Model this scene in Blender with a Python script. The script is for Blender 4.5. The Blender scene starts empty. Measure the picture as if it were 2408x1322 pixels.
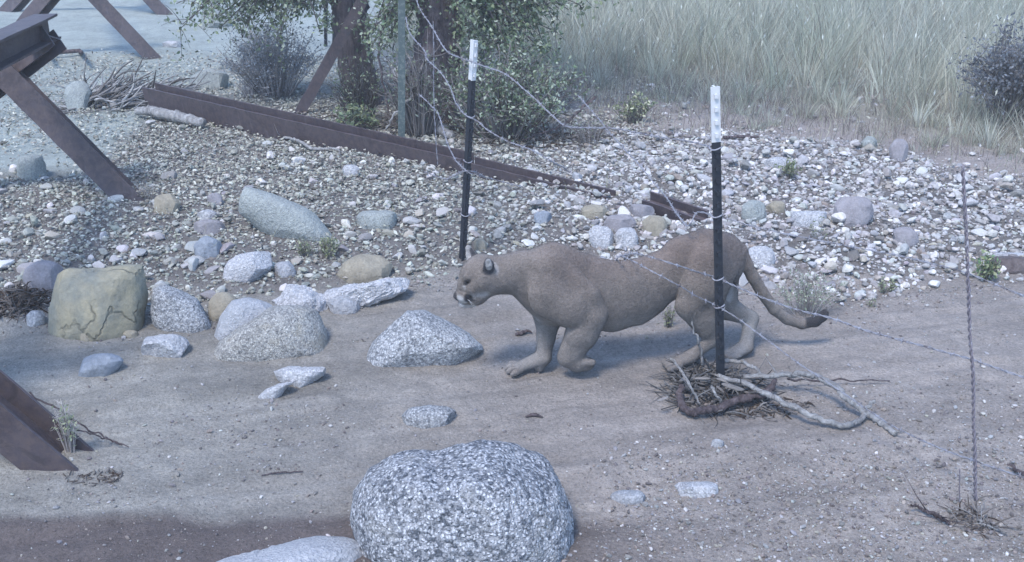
import bpy, bmesh, math, random
import numpy as np
from mathutils import Vector, Matrix, Euler

# ------------------------------------------------------------------ camera, world, sun, exposure
SC = bpy.context.scene
COL = SC.collection
FPX, CX, CY = 2600.0, 1204.0, 661.0          # focal length and centre in photo pixels
CAMH, PITCH = 2.25, math.radians(21.25)
cam_d = bpy.data.cameras.new("camera")
cam = bpy.data.objects.new("camera", cam_d)
COL.objects.link(cam)
cam.location = (0, 0, CAMH)
cam.rotation_euler = (math.pi/2 - PITCH, 0, 0)
cam_d.sensor_width = 36
cam_d.lens = FPX/2408*36
cam_d.clip_start = 0.05
cam_d.clip_end = 20000
SC.camera = cam

SUN_EL, SUN_AZ = math.radians(58), math.radians(-150)   # azimuth measured from +Y towards +X
world = bpy.data.worlds.new("World")
SC.world = world
world.use_nodes = True
wn = world.node_tree
sky = wn.nodes.new("ShaderNodeTexSky")
sky.sky_type = 'NISHITA'
sky.sun_disc = False
sky.sun_elevation = SUN_EL
sky.sun_rotation = SUN_AZ
sky.air_density = 1.0
sky.dust_density = 0.6
sky.ozone_density = 5.0
bg = wn.nodes["Background"]
bg.inputs[1].default_value = 0.125
wn.links.new(sky.outputs[0], bg.inputs[0])

sun_d = bpy.data.lights.new("sun", 'SUN')
sun_d.energy = 1.0
sun_d.angle = math.radians(14)
sun_d.color = (1.0, 0.96, 0.91)
sun = bpy.data.objects.new("sun", sun_d)
COL.objects.link(sun)
sdir = Vector((math.sin(SUN_AZ)*math.cos(SUN_EL), math.cos(SUN_AZ)*math.cos(SUN_EL), math.sin(SUN_EL)))
sun.rotation_euler = sdir.to_track_quat('Z', 'Y').to_euler()
sun.location = (0, 0, 20)

SC.view_settings.view_transform = 'Standard'
SC.view_settings.look = 'None'
SC.view_settings.gamma = 1
SC.view_settings.exposure = 1.9

# ------------------------------------------------------------------ helpers
rng = np.random.default_rng(11)
random.seed(5)
C_F = np.array([0, math.cos(PITCH), -math.sin(PITCH)])
C_U = np.array([0, math.sin(PITCH), math.cos(PITCH)])
C_R = np.array([1.0, 0, 0])
CAMP = np.array([0, 0, CAMH])

def ray(px, py):
    return C_F + C_R*(px-CX)/FPX - C_U*(py-CY)/FPX

def lattice(ix, iy, seed):
    h = (ix.astype(np.int64)*374761393 + iy.astype(np.int64)*668265263 + seed*1442695041) & 0xFFFFFFFF
    h = ((h ^ (h >> 13))*1274126177) & 0xFFFFFFFF
    return ((h ^ (h >> 16)) & 0xFFFF)/65535.0

def vn(x, y, seed=0):
    x = np.asarray(x, float); y = np.asarray(y, float)
    ix = np.floor(x); iy = np.floor(y)
    fx = x-ix; fy = y-iy
    fx = fx*fx*(3-2*fx); fy = fy*fy*(3-2*fy)
    a = lattice(ix, iy, seed); b = lattice(ix+1, iy, seed)
    c = lattice(ix, iy+1, seed); d = lattice(ix+1, iy+1, seed)
    return (a*(1-fx)+b*fx)*(1-fy)+(c*(1-fx)+d*fx)*fy - 0.5

def fbm(x, y, seed=0, o=4):
    s = 0; a = 1; t = 0
    for k in range(o):
        s = s + a*vn(x, y, seed+k*7); t += a; a *= .5
        x = np.asarray(x)*2.03+11.7; y = np.asarray(y)*2.03-5.1
    return s/t*2

def vn3(p, seed=0):          # 3-D-ish noise built from three planar slices
    return (vn(p[:, 0]+p[:, 2]*.37, p[:, 1]+p[:, 2]*.71, seed) + vn(p[:, 1]+p[:, 0]*.29, p[:, 2]-p[:, 0]*.53, seed+3)
            + vn(p[:, 2]-p[:, 1]*.41, p[:, 0]+p[:, 1]*.23, seed+5))*.67

def flat(px, py):
    r = ray(px, py); t = -CAMH/r[2]
    return CAMP + r*t

def proj(x, y, z):
    dx = np.asarray(x); dy = np.asarray(y); dz = np.asarray(z)-CAMH
    d = dy*C_F[1]+dz*C_F[2]
    u = dy*C_U[1]+dz*C_U[2]
    return CX+FPX*dx/d, CY-FPX*u/d

def sstep(a, b, t):
    t = np.clip((t-a)/(b-a), 0, 1); return t*t*(3-2*t)

# the near edge of the stony bank (photo pixels -> world)
_edge = [(-900, 690), (0, 735), (340, 730), (480, 740), (640, 710), (820, 690), (960, 668), (1200, 640), (1450, 640), (1720, 672), (1850, 690), (2100, 690), (2408, 655), (3300, 600)]
_ex = np.array([flat(*p)[0] for p in _edge]); _ey = np.array([flat(*p)[1] for p in _edge])
def bank_edge(x): return np.interp(x, _ex, _ey)
# the near edge of the tall grass
_g = [(1180, 215), (1330, 250), (1500, 285), (1700, 295), (1900, 325), (2100, 345), (2250, 385), (2408, 420), (3300, 560)]
_gx = np.array([flat(*p)[0] for p in _g]); _gy = np.array([flat(*p)[1] for p in _g])
def grass_edge(x): return np.where(x < _gx[0], 99, np.interp(x, _gx, _gy))

def hz(x, y):
    x = np.asarray(x, float); y = np.asarray(y, float)
    e = bank_edge(x)
    b = sstep(-.1, 1.0, y-e+.25*fbm(x*1.1, y*1.1, 3))
    near = sstep(60, 12, y)
    h = .09*b*(1+.5*fbm(x*.9, y*.9, 5)) + .03*b*fbm(x*3.1, y*3.1, 8)
    h = h+.035*fbm(x*.5, y*1.1, 21)*near
    s = 1-b
    h = h+s*.014*fbm(x*1.0+y*.4, y*6-x*1.6, 31)*near+s*.011*fbm(x*1.6+y, y*14-x*4.2, 33)*near+s*.013*fbm(x*4, y*5, 35)*near+s*.004*fbm(x*14, y*22, 37)*near       # wheel ruts and drag lines in the sand
    h = h+.008*fbm(x*9, y*9, 41, 3)*near
    return h

def G(px, py, dz=0.0):        # ground point seen at a photo pixel
    r = ray(px, py)
    t = (CAMH)/-r[2]
    for _ in range(12):
        p = CAMP+r*t
        t = (CAMH-float(hz(p[0], p[1]))-dz)/-r[2]
    return CAMP+r*t

def AtY(px, py, Y):           # point on the pixel's ray at a given distance
    r = ray(px, py); return CAMP+r*(Y/r[1])

def plane_hit(px, py, p0, n):
    r = ray(px, py); t = np.dot(np.asarray(p0)-CAMP, n)/np.dot(r, n)
    return CAMP+r*t

def pxm(p):                   # photo pixels per metre at a point
    return FPX/float(np.dot(np.asarray(p)-CAMP, C_F))

def tag(o, label=None, cat=None, group=None, kind=None):
    if label: o['label'] = label
    if cat: o['category'] = cat
    if group: o['group'] = group
    if kind: o['kind'] = kind
    return o

def link(name, me, mat=None, parent=None, loc=None):
    o = bpy.data.objects.new(name, me); COL.objects.link(o)
    if mat is not None and me is not None:
        me.materials.append(mat)
    if parent is not None: o.parent = parent
    if loc is not None: o.location = loc
    return o

def empty(name, loc=(0, 0, 0), rz=0):
    o = bpy.data.objects.new(name, None); COL.objects.link(o)
    o.location = loc; o.rotation_euler = (0, 0, rz); o.empty_display_size = .2
    return o

def mesh_np(name, V, F, smooth=True, colors=None, cname='tone'):
    """V (n,3); F (m,k) equal sized faces, or a list of such arrays"""
    me = bpy.data.meshes.new(name)
    Fs = F if isinstance(F, list) else [F]
    Fs = [np.asarray(f, np.int32) for f in Fs if len(f)]
    me.vertices.add(len(V)); me.vertices.foreach_set('co', np.asarray(V, np.float32).ravel())
    idx = np.concatenate([f.ravel() for f in Fs])
    sizes = np.concatenate([np.full(len(f), f.shape[1], np.int32) for f in Fs])
    me.loops.add(len(idx)); me.loops.foreach_set('vertex_index', idx)
    me.polygons.add(len(sizes))
    st = np.concatenate([[0], np.cumsum(sizes)[:-1]]).astype(np.int32)
    me.polygons.foreach_set('loop_start', st)
    me.polygons.foreach_set('loop_total', sizes)
    me.polygons.foreach_set('use_smooth', np.full(len(sizes), smooth, bool))
    me.update(calc_edges=True)
    if colors is not None:
        ca = me.color_attributes.new(cname, 'FLOAT_COLOR', 'POINT')
        c4 = np.ones((len(V), 4), np.float32); c4[:, :3] = colors
        ca.data.foreach_set('color', c4.ravel())
    me.validate(verbose=False)
    return me

def smooth_line(pts, n):
    """Catmull-Rom through pts, n samples"""
    P = np.asarray(pts, float); m = len(P)
    if m == 2:
        t = np.linspace(0, 1, n)[:, None]; return P[0]*(1-t)+P[1]*t
    E = np.vstack([2*P[0]-P[1], P, 2*P[-1]-P[-2]])
    u = np.linspace(0, m-1-1e-6, n); i = u.astype(int); f = (u-i)[:, None]
    a, b, c, d = E[i], E[i+1], E[i+2], E[i+3]
    return .5*((2*b)+(-a+c)*f+(2*a-5*b+4*c-d)*f*f+(-a+3*b-3*c+d)*f**3)

def tube_arr(P, R, seg=6, base=0, cap=True):
    P = np.asarray(P, float); n = len(P); R = np.broadcast_to(np.asarray(R, float), (n,))
    T = np.gradient(P, axis=0); T /= np.linalg.norm(T, axis=1)[:, None]+1e-9
    ref = np.array([0, 0, 1.0]) if abs(T[0][2]) < .9 else np.array([1.0, 0, 0])
    U = np.zeros_like(P); u = ref-T[0]*np.dot(ref, T[0]); u /= np.linalg.norm(u)
    for i in range(n):
        u = u-T[i]*np.dot(u, T[i]); u /= np.linalg.norm(u)+1e-9; U[i] = u
    W = np.cross(T, U)
    a = np.arange(seg)*2*math.pi/seg
    V = P[:, None, :]+R[:, None, None]*(np.cos(a)[None, :, None]*U[:, None, :]+np.sin(a)[None, :, None]*W[:, None, :])
    V = V.reshape(-1, 3)
    i = np.arange(n-1)[:, None]*seg; j = np.arange(seg)[None, :]; k = (j+1) % seg
    F = np.stack([i+j, i+k, i+seg+k, i+seg+j], -1).reshape(-1, 4)
    if cap:
        V = np.vstack([V, P[0], P[-1]]); nb = n*seg
        c0 = np.stack([np.full(seg, nb), k[0], j[0], j[0]], -1)
        c1 = np.stack([np.full(seg, nb+1), (n-1)*seg+j[0], (n-1)*seg+k[0], (n-1)*seg+k[0]], -1)
        tri = np.vstack([c0[:, :3], c1[:, :3]])
        return V, F+base, tri+base
    return V, F+base, np.zeros((0, 3), int)

class MB:
    """collects vertices and faces for one mesh"""
    def __init__(s): s.V = []; s.Q = []; s.T = []; s.C = []; s.n = 0
    def add(s, V, Q=None, T=None, color=None):
        V = np.asarray(V, float)
        if Q is not None and len(Q): s.Q.append(np.asarray(Q)+s.n)
        if T is not None and len(T): s.T.append(np.asarray(T)+s.n)
        s.V.append(V); s.n += len(V)
        if color is not None: s.C.append(np.broadcast_to(np.asarray(color, float), (len(V), 3)))
        return s
    def tube(s, pts, r, seg=6, n=None, color=None, wob=0.0):
        P = smooth_line(pts, n) if n else np.asarray(pts, float)
        if wob:
            P = P+np.stack([fbm(np.arange(len(P))*.35, np.full(len(P), k*9.1+s.n*.013), 3+k)*wob for k in range(3)], -1)
        R = np.interp(np.linspace(0, 1, len(P)), np.linspace(0, 1, len(np.atleast_1d(r))), np.atleast_1d(r))
        V, Q, T = tube_arr(P, R, seg)
        return s.add(V, Q, T, color)
    def box(s, c, size, rot=None):
        c = np.asarray(c, float); h = np.asarray(size, float)/2
        v = np.array([[x, y, z] for x in (-1, 1) for y in (-1, 1) for z in (-1, 1)])*h
        if rot is not None: v = v@np.asarray(rot).T
        f = [(0, 1, 3, 2), (4, 6, 7, 5), (0, 4, 5, 1), (2, 3, 7, 6), (0, 2, 6, 4), (1, 5, 7, 3)]
        return s.add(v+c, f)
    def build(s, name, mat, parent=None, smooth=True):
        V = np.vstack(s.V)
        F = []
        if s.Q: F.append(np.vstack(s.Q))
        if s.T: F.append(np.vstack(s.T))
        me = mesh_np(name, V, F, smooth, np.vstack(s.C) if s.C else None)
        return link(name, me, mat, parent)

# ------------------------------------------------------------------ materials
class NT:
    def __init__(s, name):
        s.m = bpy.data.materials.new(name); s.m.use_nodes = True
        s.t = s.m.node_tree; s.b = s.t.nodes["Principled BSDF"]
        s.b.inputs['Specular IOR Level'].default_value = .25
    def n(s, kind, **kw):
        nd = s.t.nodes.new(kind)
        for k, v in kw.items():
            if hasattr(nd, k): setattr(nd, k, v)
            else: nd.inputs[k.replace('_', ' ')].default_value = v
        return nd
    def l(s, a, b): s.t.links.new(a, b)
    def noise(s, scale, detail=4, rough=.6, vec=None, dist=0):
        nd = s.n("ShaderNodeTexNoise"); nd.inputs['Scale'].default_value = scale
        nd.inputs['Detail'].default_value = detail; nd.inputs['Roughness'].default_value = rough
        nd.inputs['Distortion'].default_value = dist
        if vec is not None: s.l(vec, nd.inputs['Vector'])
        return nd.outputs['Fac']
    def ramp(s, fac, stops):
        r = s.n("ShaderNodeValToRGB"); cr = r.color_ramp
        while len(cr.elements) > len(stops): cr.elements.remove(cr.elements[-1])
        while len(cr.elements) < len(stops): cr.elements.new(.5)
        for e, (p, c) in zip(cr.elements, stops):
            e.position = p; e.color = (*c, 1) if len(c) == 3 else c
        s.l(fac, r.inputs[0]); return r.outputs[0]
    def mix(s, fac, a, b, mode='MIX'):
        m = s.n("ShaderNodeMix"); m.data_type = 'RGBA'; m.blend_type = mode
        for i, v in ((0, fac), (6, a), (7, b)):
            if isinstance(v, (int, float)): m.inputs[i].default_value = v
            elif isinstance(v, tuple): m.inputs[i].default_value = (*v, 1)
            else: s.l(v, m.inputs[i])
        return m.outputs[2]
    def bump(s, h, dist=.01, strength=1.0, prev=None):
        b = s.n("ShaderNodeBump"); b.inputs['Distance'].default_value = dist; b.inputs['Strength'].default_value = strength
        s.l(h, b.inputs['Height'])
        if prev is not None: s.l(prev, b.inputs['Normal'])
        return b.outputs[0]
    def coord(s, which='Object'):
        return s.n("ShaderNodeTexCoord").outputs[which]
    def attr(s, name):
        a = s.n("ShaderNodeAttribute"); a.attribute_name = name; return a.outputs['Color']
    def fin(s, col, rough=.85, nrm=None):
        if isinstance(col, tuple): s.b.inputs['Base Color'].default_value = (*col, 1)
        else: s.l(col, s.b.inputs['Base Color'])
        s.b.inputs['Roughness'].default_value = rough
        if nrm is not None: s.l(nrm, s.b.inputs['Normal'])
        return s.m

def g3(v): return (v, v, v)

def m_ground():
    t = NT("ground"); co = t.coord()
    base = t.attr('tone')
    big = t.ramp(t.noise(1.6, 6, .65, co), [(.3, g3(.82)), (.7, g3(1.15))])
    fine = t.ramp(t.noise(75, 5, .8, co), [(.32, g3(.62)), (.5, g3(1.0)), (.68, g3(1.32))])
    mid = t.ramp(t.noise(9, 6, .7, co), [(.3, g3(.85)), (.7, g3(1.13))])
    c = t.mix(1.0, base, big, 'MULTIPLY'); c = t.mix(1.0, c, mid, 'MULTIPLY'); c = t.mix(1.0, c, fine, 'MULTIPLY')
    # grit: tiny pale and dark grains
    vo = t.n("ShaderNodeTexVoronoi"); vo.inputs['Scale'].default_value = 70; t.l(co, vo.inputs['Vector'])
    gate = t.ramp(vo.outputs['Distance'], [(.10, g3(1)), (.22, g3(0))])
    pick = t.ramp(vo.outputs['Color'], [(.80, g3(0)), (.86, g3(1))])
    c = t.mix(t.mix(1.0, gate, pick, 'MULTIPLY'), c, (.5, .48, .45))
    pick2 = t.ramp(vo.outputs['Color'], [(.14, g3(1)), (.2, g3(0))])
    c = t.mix(t.mix(1.0, gate, pick2, 'MULTIPLY'), c, (.07, .055, .05))
    n1 = t.bump(t.noise(14, 8, .72, co), .02, .8)
    n2 = t.bump(t.noise(90, 4, .7, co), .010, 1.0, n1)
    n3 = t.bump(gate, .004, .5, n2)
    return t.fin(c, .95, n3)

def m_granite(name, pale, dark, scale=70, amt=.5, stain=None, shift=0.0, bmp=.012, crystal=78, cellmix=.75):
    t = NT(name); co = t.coord()
    sp = t.noise(scale*1.5, 3, .7, co, .4)
    sp2 = t.noise(scale*2.3, 2, .6, co)
    patch = t.noise(4, 4, .6, co)
    mm = t.n("ShaderNodeMath"); mm.operation = 'ADD'; t.l(sp, mm.inputs[0])
    m2 = t.n("ShaderNodeMath"); m2.operation = 'MULTIPLY_ADD'; t.l(patch, m2.inputs[0]); m2.inputs[1].default_value = .35; m2.inputs[2].default_value = -.175+shift
    t.l(m2.outputs[0], mm.inputs[1])
    m3 = t.n("ShaderNodeMath"); m3.operation = 'MULTIPLY_ADD'; t.l(sp2, m3.inputs[0]); m3.inputs[1].default_value = .35; t.l(mm.outputs[0], m3.inputs[2])
    m4 = t.n("ShaderNodeMath"); m4.operation = 'SUBTRACT'; t.l(m3.outputs[0], m4.inputs[0]); m4.inputs[1].default_value = .175
    mid = tuple((a+b)/2 for a, b in zip(pale, dark))
    c = t.ramp(m4.outputs[0], [(.5-amt*.16, dark), (.5, mid), (.5+amt*.12, pale)])
    vo = t.n("ShaderNodeTexVoronoi"); vo.inputs['Scale'].default_value = crystal
    t.l(t.mix(.012, co, t.n("ShaderNodeTexNoise", Scale=60.0).outputs['Color']), vo.inputs['Vector'])
    hs = t.n("ShaderNodeSeparateColor"); t.l(vo.outputs['Color'], hs.inputs[0])
    pt = t.n("ShaderNodeMath"); pt.operation = 'MULTIPLY_ADD'; t.l(t.noise(5, 5, .6, co), pt.inputs[0]); pt.inputs[1].default_value = .9; pt.inputs[2].default_value = -.45+shift*2
    pa = t.n("ShaderNodeMath"); pa.operation = 'ADD'; t.l(hs.outputs[0], pa.inputs[0]); t.l(pt.outputs[0], pa.inputs[1])
    cell = t.ramp(pa.outputs[0], [(.18, dark), (.42, mid), (.66, pale), (.95, tuple(min(.8, v*1.12) for v in pale))])
    edge = t.ramp(vo.outputs['Distance'], [(.25, g3(1)), (.62, g3(.42))])
    cell = t.mix(1.0, cell, edge, 'MULTIPLY')
    c = t.mix(cellmix, c, cell)
    if stain:
        c = t.mix(t.ramp(t.noise(5, 5, .65, co), [(.55, g3(0)), (.68, g3(.6))]), c, stain)
    n1 = t.bump(t.noise(12, 8, .7, co), .02, .7)
    n2 = t.bump(m4.outputs[0], bmp*.6, 1.0, n1); n2 = t.bump(edge, bmp*.6, .8, n2)
    return t.fin(c, .85, n2)

def m_rock(name, c1, c2, scale=9, speck=.25, crack=False):
    t = NT(name); co = t.coord()
    c = t.ramp(t.noise(scale, 6, .65, co, .5), [(.3, c1), (.68, c2)])
    c = t.mix(1.0, c, t.ramp(t.noise(scale*8, 4, .7, co), [(.25, g3(1-speck)), (.75, g3(1+speck))]), 'MULTIPLY')
    h = t.noise(scale*1.6, 8, .68, co)
    n = t.bump(h, .02, .8)
    n = t.bump(t.noise(scale*11, 4, .7, co), .004, .7, n)
    if crack:
        vo = t.n("ShaderNodeTexVoronoi"); vo.feature = 'DISTANCE_TO_EDGE'; vo.inputs['Scale'].default_value = 3.1
        wv = t.mix(.16, co, t.n("ShaderNodeTexNoise", Scale=5.0).outputs['Color'])
        t.l(wv, vo.inputs['Vector'])
        ck = t.ramp(vo.outputs['Distance'], [(.0, g3(.55)), (.03, g3(1))])
        gate = t.ramp(t.noise(3.2, 2, .5, co), [(.46, g3(0)), (.54, g3(1))]); ck = t.mix(gate, (1.0, 1.0, 1.0), ck)
        c = t.mix(ck, (.05, .05, .04), c)
        n = t.bump(ck, .012, 1, n)
    return t.fin(c, .9, n)

def m_objcolor(name, rough=.85):
    t = NT(name); co = t.coord()
    oi = t.n("ShaderNodeObjectInfo")
    v = t.ramp(t.noise(22, 5, .7, co), [(.3, g3(.72)), (.7, g3(1.2))])
    c = t.mix(1.0, oi.outputs['Color'], v, 'MULTIPLY')
    n = t.bump(t.noise(30, 6, .7, co), .006, .7)
    return t.fin(c, rough, n)

def m_tone(name, rough=.85, scale=60, var=.25, bump=.003, trans=0.0):
    t = NT(name); co = t.coord()
    c = t.mix(1.0, t.attr('tone'), t.ramp(t.noise(scale, 4, .7, co), [(.3, g3(1-var)), (.7, g3(1+var))]), 'MULTIPLY')
    n = t.bump(t.noise(scale*1.3, 4, .7, co), bump, .7) if bump else None
    m = t.fin(c, rough, n)
    if trans:
        tr = t.n("ShaderNodeBsdfTranslucent"); t.l(c, tr.inputs[0])
        mx = t.n("ShaderNodeMixShader"); mx.inputs[0].default_value = trans
        t.l(t.b.outputs[0], mx.inputs[1]); t.l(tr.outputs[0], mx.inputs[2])
        t.l(mx.outputs[0], t.t.nodes['Material Output'].inputs[0])
    return m

def m_rust():
    t = NT("rusted_steel"); co = t.coord()
    a = t.noise(3.5, 7, .68, co, .6)
    c = t.ramp(a, [(.28, (.038, .026, .030)), (.5, (.060, .047, .054)), (.72, (.09, .072, .080))])
    c = t.mix(t.ramp(t.noise(26, 6, .75, co), [(.42, g3(0)), (.62, g3(.85))]), c, (.098, .072, .068))
    c = t.mix(t.ramp(t.noise(7, 6, .75, co, 1.0), [(.54, g3(0)), (.62, g3(.6))]), c, (.035, .028, .032))
    mp = t.n("ShaderNodeMapping"); mp.inputs['Scale'].default_value = (30, 30, 1.2); t.l(co, mp.inputs[0])
    c = t.mix(t.ramp(t.noise(1, 4, .6, mp.outputs[0]), [(.58, g3(0)), (.75, g3(.45))]), c, (.15, .13, .14))
    n = t.bump(t.noise(50, 6, .75, co), .002, .8)
    m = t.fin(c, .62, n); t.b.inputs['Metallic'].default_value = .15; t.b.inputs['Specular IOR Level'].default_value = .5
    return m

def m_paint(name, c1, c2, rough=.55, scale=40, thr=.55):
    t = NT(name); co = t.coord()
    c = t.mix(t.ramp(t.noise(scale, 6, .7, co), [(thr, g3(0)), (thr+.1, g3(1))]), c1, c2)
    return t.fin(c, rough, t.bump(t.noise(scale*2, 4, .6, co), .001, .5))

def m_bark(name, c1, c2, zs=1.5):
    t = NT(name); co = t.coord()
    mp = t.n("ShaderNodeMapping"); mp.inputs['Scale'].default_value = (14, 14, zs*1.8); t.l(co, mp.inputs[0])
    a = t.noise(1.6, 8, .72, mp.outputs[0], 1.2)
    c = t.ramp(a, [(.3, c1), (.65, c2)])
    return t.fin(c, .95, t.bump(a, .04, 1.0))

M = {}
M['ground'] = m_ground()
M['granite'] = m_granite('speckled_granite', (.59, .59, .61), (.11, .125, .15), 46, .9, (.30, .29, .27), .03, .020, 88, .85)
M['granite_fine'] = m_granite('fine_speckled_granite', (.60, .60, .605), (.17, .18, .195), 52, .8, None, .02, .012, 105, .7)
M['granite_tan'] = m_granite('tan_stained_granite', (.55, .53, .49), (.20, .195, .19), 60, .9, (.33, .29, .22), .02, .012, 105, .6)
M['pale_slab'] = m_granite('pale_slab_stone', (.46, .46, .475), (.30, .31, .33), 30, 1.4, None, 0, .01, 90, .3)
M['white_stone'] = m_granite('white_quartz_stone', (.66, .65, .655), (.36, .36, .38), 45, 1.3, None, .03, .014, 80, .4)
M['grey_slab'] = m_granite('grey_green_slab', (.38, .40, .375), (.24, .255, .25), 40, 1.2, None, 0, .008, 90, .25)
M['mustard'] = m_rock('mustard_green_stone', (.155, .165, .15), (.30, .265, .18), 4.5, .2, True)
M['blue_rock'] = m_rock('blue_grey_stone', (.17, .19, .22), (.29, .31, .34), 9, .25)
M['tan_rock'] = m_rock('tan_stone', (.22, .195, .15), (.34, .30, .23), 10, .2)
M['mauve_rock'] = m_rock('mauve_stone', (.20, .185, .192), (.30, .28, .29), 11, .2)
M['dark_rock'] = m_rock('dark_brown_stone', (.06, .045, .045), (.15, .125, .12), 12, .25)
M['cobble'] = m_objcolor('cobble_stone')
M['gravel'] = m_tone('gravel_stone', .85, 45, .28, .004)
M['rust'] = m_rust()
M['post_dark'] = m_paint('dark_green_post_paint', (.022, .025, .032), (.12, .105, .115), .5, 60, .62)
M['post_white'] = m_paint('white_post_paint', (.52, .52, .52), (.30, .28, .27), .5, 50, .6)
M['post_green'] = m_paint('faded_green_post_paint', (.09, .115, .11), (.17, .185, .17), .6, 40, .5)
M['wire'] = m_paint('galvanised_wire', (.25, .25, .28), (.12, .105, .11), .5, 30, .5)
M['wire_old'] = m_paint('weathered_wire', (.17, .15, .17), (.34, .33, .36), .5, 30, .58)
M['bark'] = m_bark('dark_tree_bark', (.035, .028, .033), (.17, .14, .145))
M['wood_pale'] = m_bark('weathered_grey_wood', (.15, .14, .14), (.47, .455, .44), 2)
M['wood_dark'] = m_bark('dark_dead_wood', (.035, .025, .028), (.19, .15, .15), 2)
M['twigs'] = m_tone('twig_wood', .9, 60, .25, .002)
M['leaf'] = m_tone('leaf', .45, 20, .15, 0, .3)
M['grass'] = m_tone('dry_grass', .7, 8, .12, 0, .3)
M['litter'] = m_tone('dead_leaves', .9, 40, .25, 0)
# ------------------------------------------------------------------ ground sheet
def tone_ground(x, y):
    n = len(x)
    z = hz(x, y)
    px, py = proj(x, np.maximum(y, 1.0), 0)
    e = bank_edge(x); j = .35*fbm(x*1.6, y*1.6, 61)
    bank = sstep(-.05, .35, y-e+j*.7)
    sand = np.array([.27, .235, .208]); soil = np.array([.15, .135, .124]); damp = np.array([.118, .095, .088])
    wash = np.array([.29, .315, .29]); earth = np.array([.29, .25, .225]); straw = np.array([.22, .205, .16])
    c = np.tile(sand, (n, 1))
    c *= (1+.19*fbm(x*1.2+y*.5, y*7-x*1.9, 71)+.18*fbm(x*1.8+y, y*19-x*5, 72)+.08*fbm(x*6, y*9, 73))[:, None]
    # greener grey sand on the left, browner on the right
    l = sstep(.6, -1.6, x)[:, None]
    c = c*(1-l)+c*np.array([.95, 1.02, 1.02])*l
    # damp dark soil along the bottom left and past the big boulder
    d = .95*sstep(3.47, 3.36, y+.06*fbm(x*3, y*3, 81))*sstep(.9, -.1, x)
    c = c*(1-d[:, None])+damp*d[:, None]
    c = c*(1-bank[:, None])+soil*bank[:, None]
    # far left: open pale wash
    w = sstep(9.7, 11.2, y+.5*fbm(x*.9, y*.9, 91)+(x+3.2)*-.15)*sstep(-1.0, -1.9, x-.0*y)
    w2 = sstep(-2.95, -3.25, x+.2*j)*sstep(7.4, 8.0, y+.3*j)
    w = np.maximum(w, w2)
    c = c*(1-w[:, None])+wash*w[:, None]
    # shadowless brown earth rising to the grass on the right
    ge = grass_edge(x)
    g = sstep(-1.0, -.35, y-ge+j)*sstep(.2, .8, x)
    c = c*(1-g[:, None])+earth*g[:, None]
    g2 = sstep(0, 1.2, y-ge+j)
    c = c*(1-g2[:, None])+straw*g2[:, None]
    return c

def build_ground():
    rows = list(np.arange(-30, 1.4, 3.0))+list(np.arange(1.5, 3.0, .05))+list(np.arange(3.0, 8, .017))
    y = 8.0; st = .02
    while y < 260:
        rows.append(y); y += st; st *= 1.03
    rows = np.array(rows)
    s = np.linspace(-1, 1, 620)
    s = np.concatenate([[-2.2, -1.7, -1.4, -1.2, -1.1], s, [1.1, 1.2, 1.4, 1.7, 2.2]])
    wd = np.maximum(rows, 0)*.52+.9+6*(rows < 1.4)
    X = s[None, :]*wd[:, None]; Y = np.repeat(rows[:, None], len(s), 1)
    x = X.ravel(); yy = Y.ravel()
    V = np.stack([x, yy, hz(x, yy)], -1)
    nr, nc = X.shape
    i = (np.arange(nr-1)[:, None]*nc+np.arange(nc-1)[None, :]).ravel()
    F = np.stack([i, i+1, i+nc+1, i+nc], -1)
    me = mesh_np('ground', V, F, True, tone_ground(x, yy))
    o = link('ground', me, M['ground']); o['kind'] = 'structure'
    return o
build_ground()

# ------------------------------------------------------------------ stones
def ico(sub):
    bm = bmesh.new(); bmesh.ops.create_icosphere(bm, subdivisions=sub, radius=1)
    V = np.array([v.co[:] for v in bm.verts]); F = np.array([[v.index for v in f.verts] for f in bm.faces])
    bm.free(); return V, F
ICO = {k: ico(k) for k in (1, 2, 3, 4, 5, 6)}

def chip(V, r, n=10, lo=.62, hi=.95):
    """cut a unit blob with random planes: gives stone-like facets"""
    V = V.copy()
    for _ in range(n):
        d = r.normal(size=3); d /= np.linalg.norm(d); h = r.uniform(lo, hi)
        t = V@d; k = t > h
        V[k] -= np.outer(t[k]-h, d)*.92
    return V

PROTO = {}
for lv, cnt in ((1, 10), (2, 14), (3, 12)):
    L = []
    for k in range(cnt):
        V, F = ICO[lv]
        W = chip(V*(1+.2*vn3(V*1.3+k*5.1, k)[:, None]), rng, 14 if lv > 1 else 5, .45, .85)
        L.append((W, F))
    PROTO[lv] = L

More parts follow.
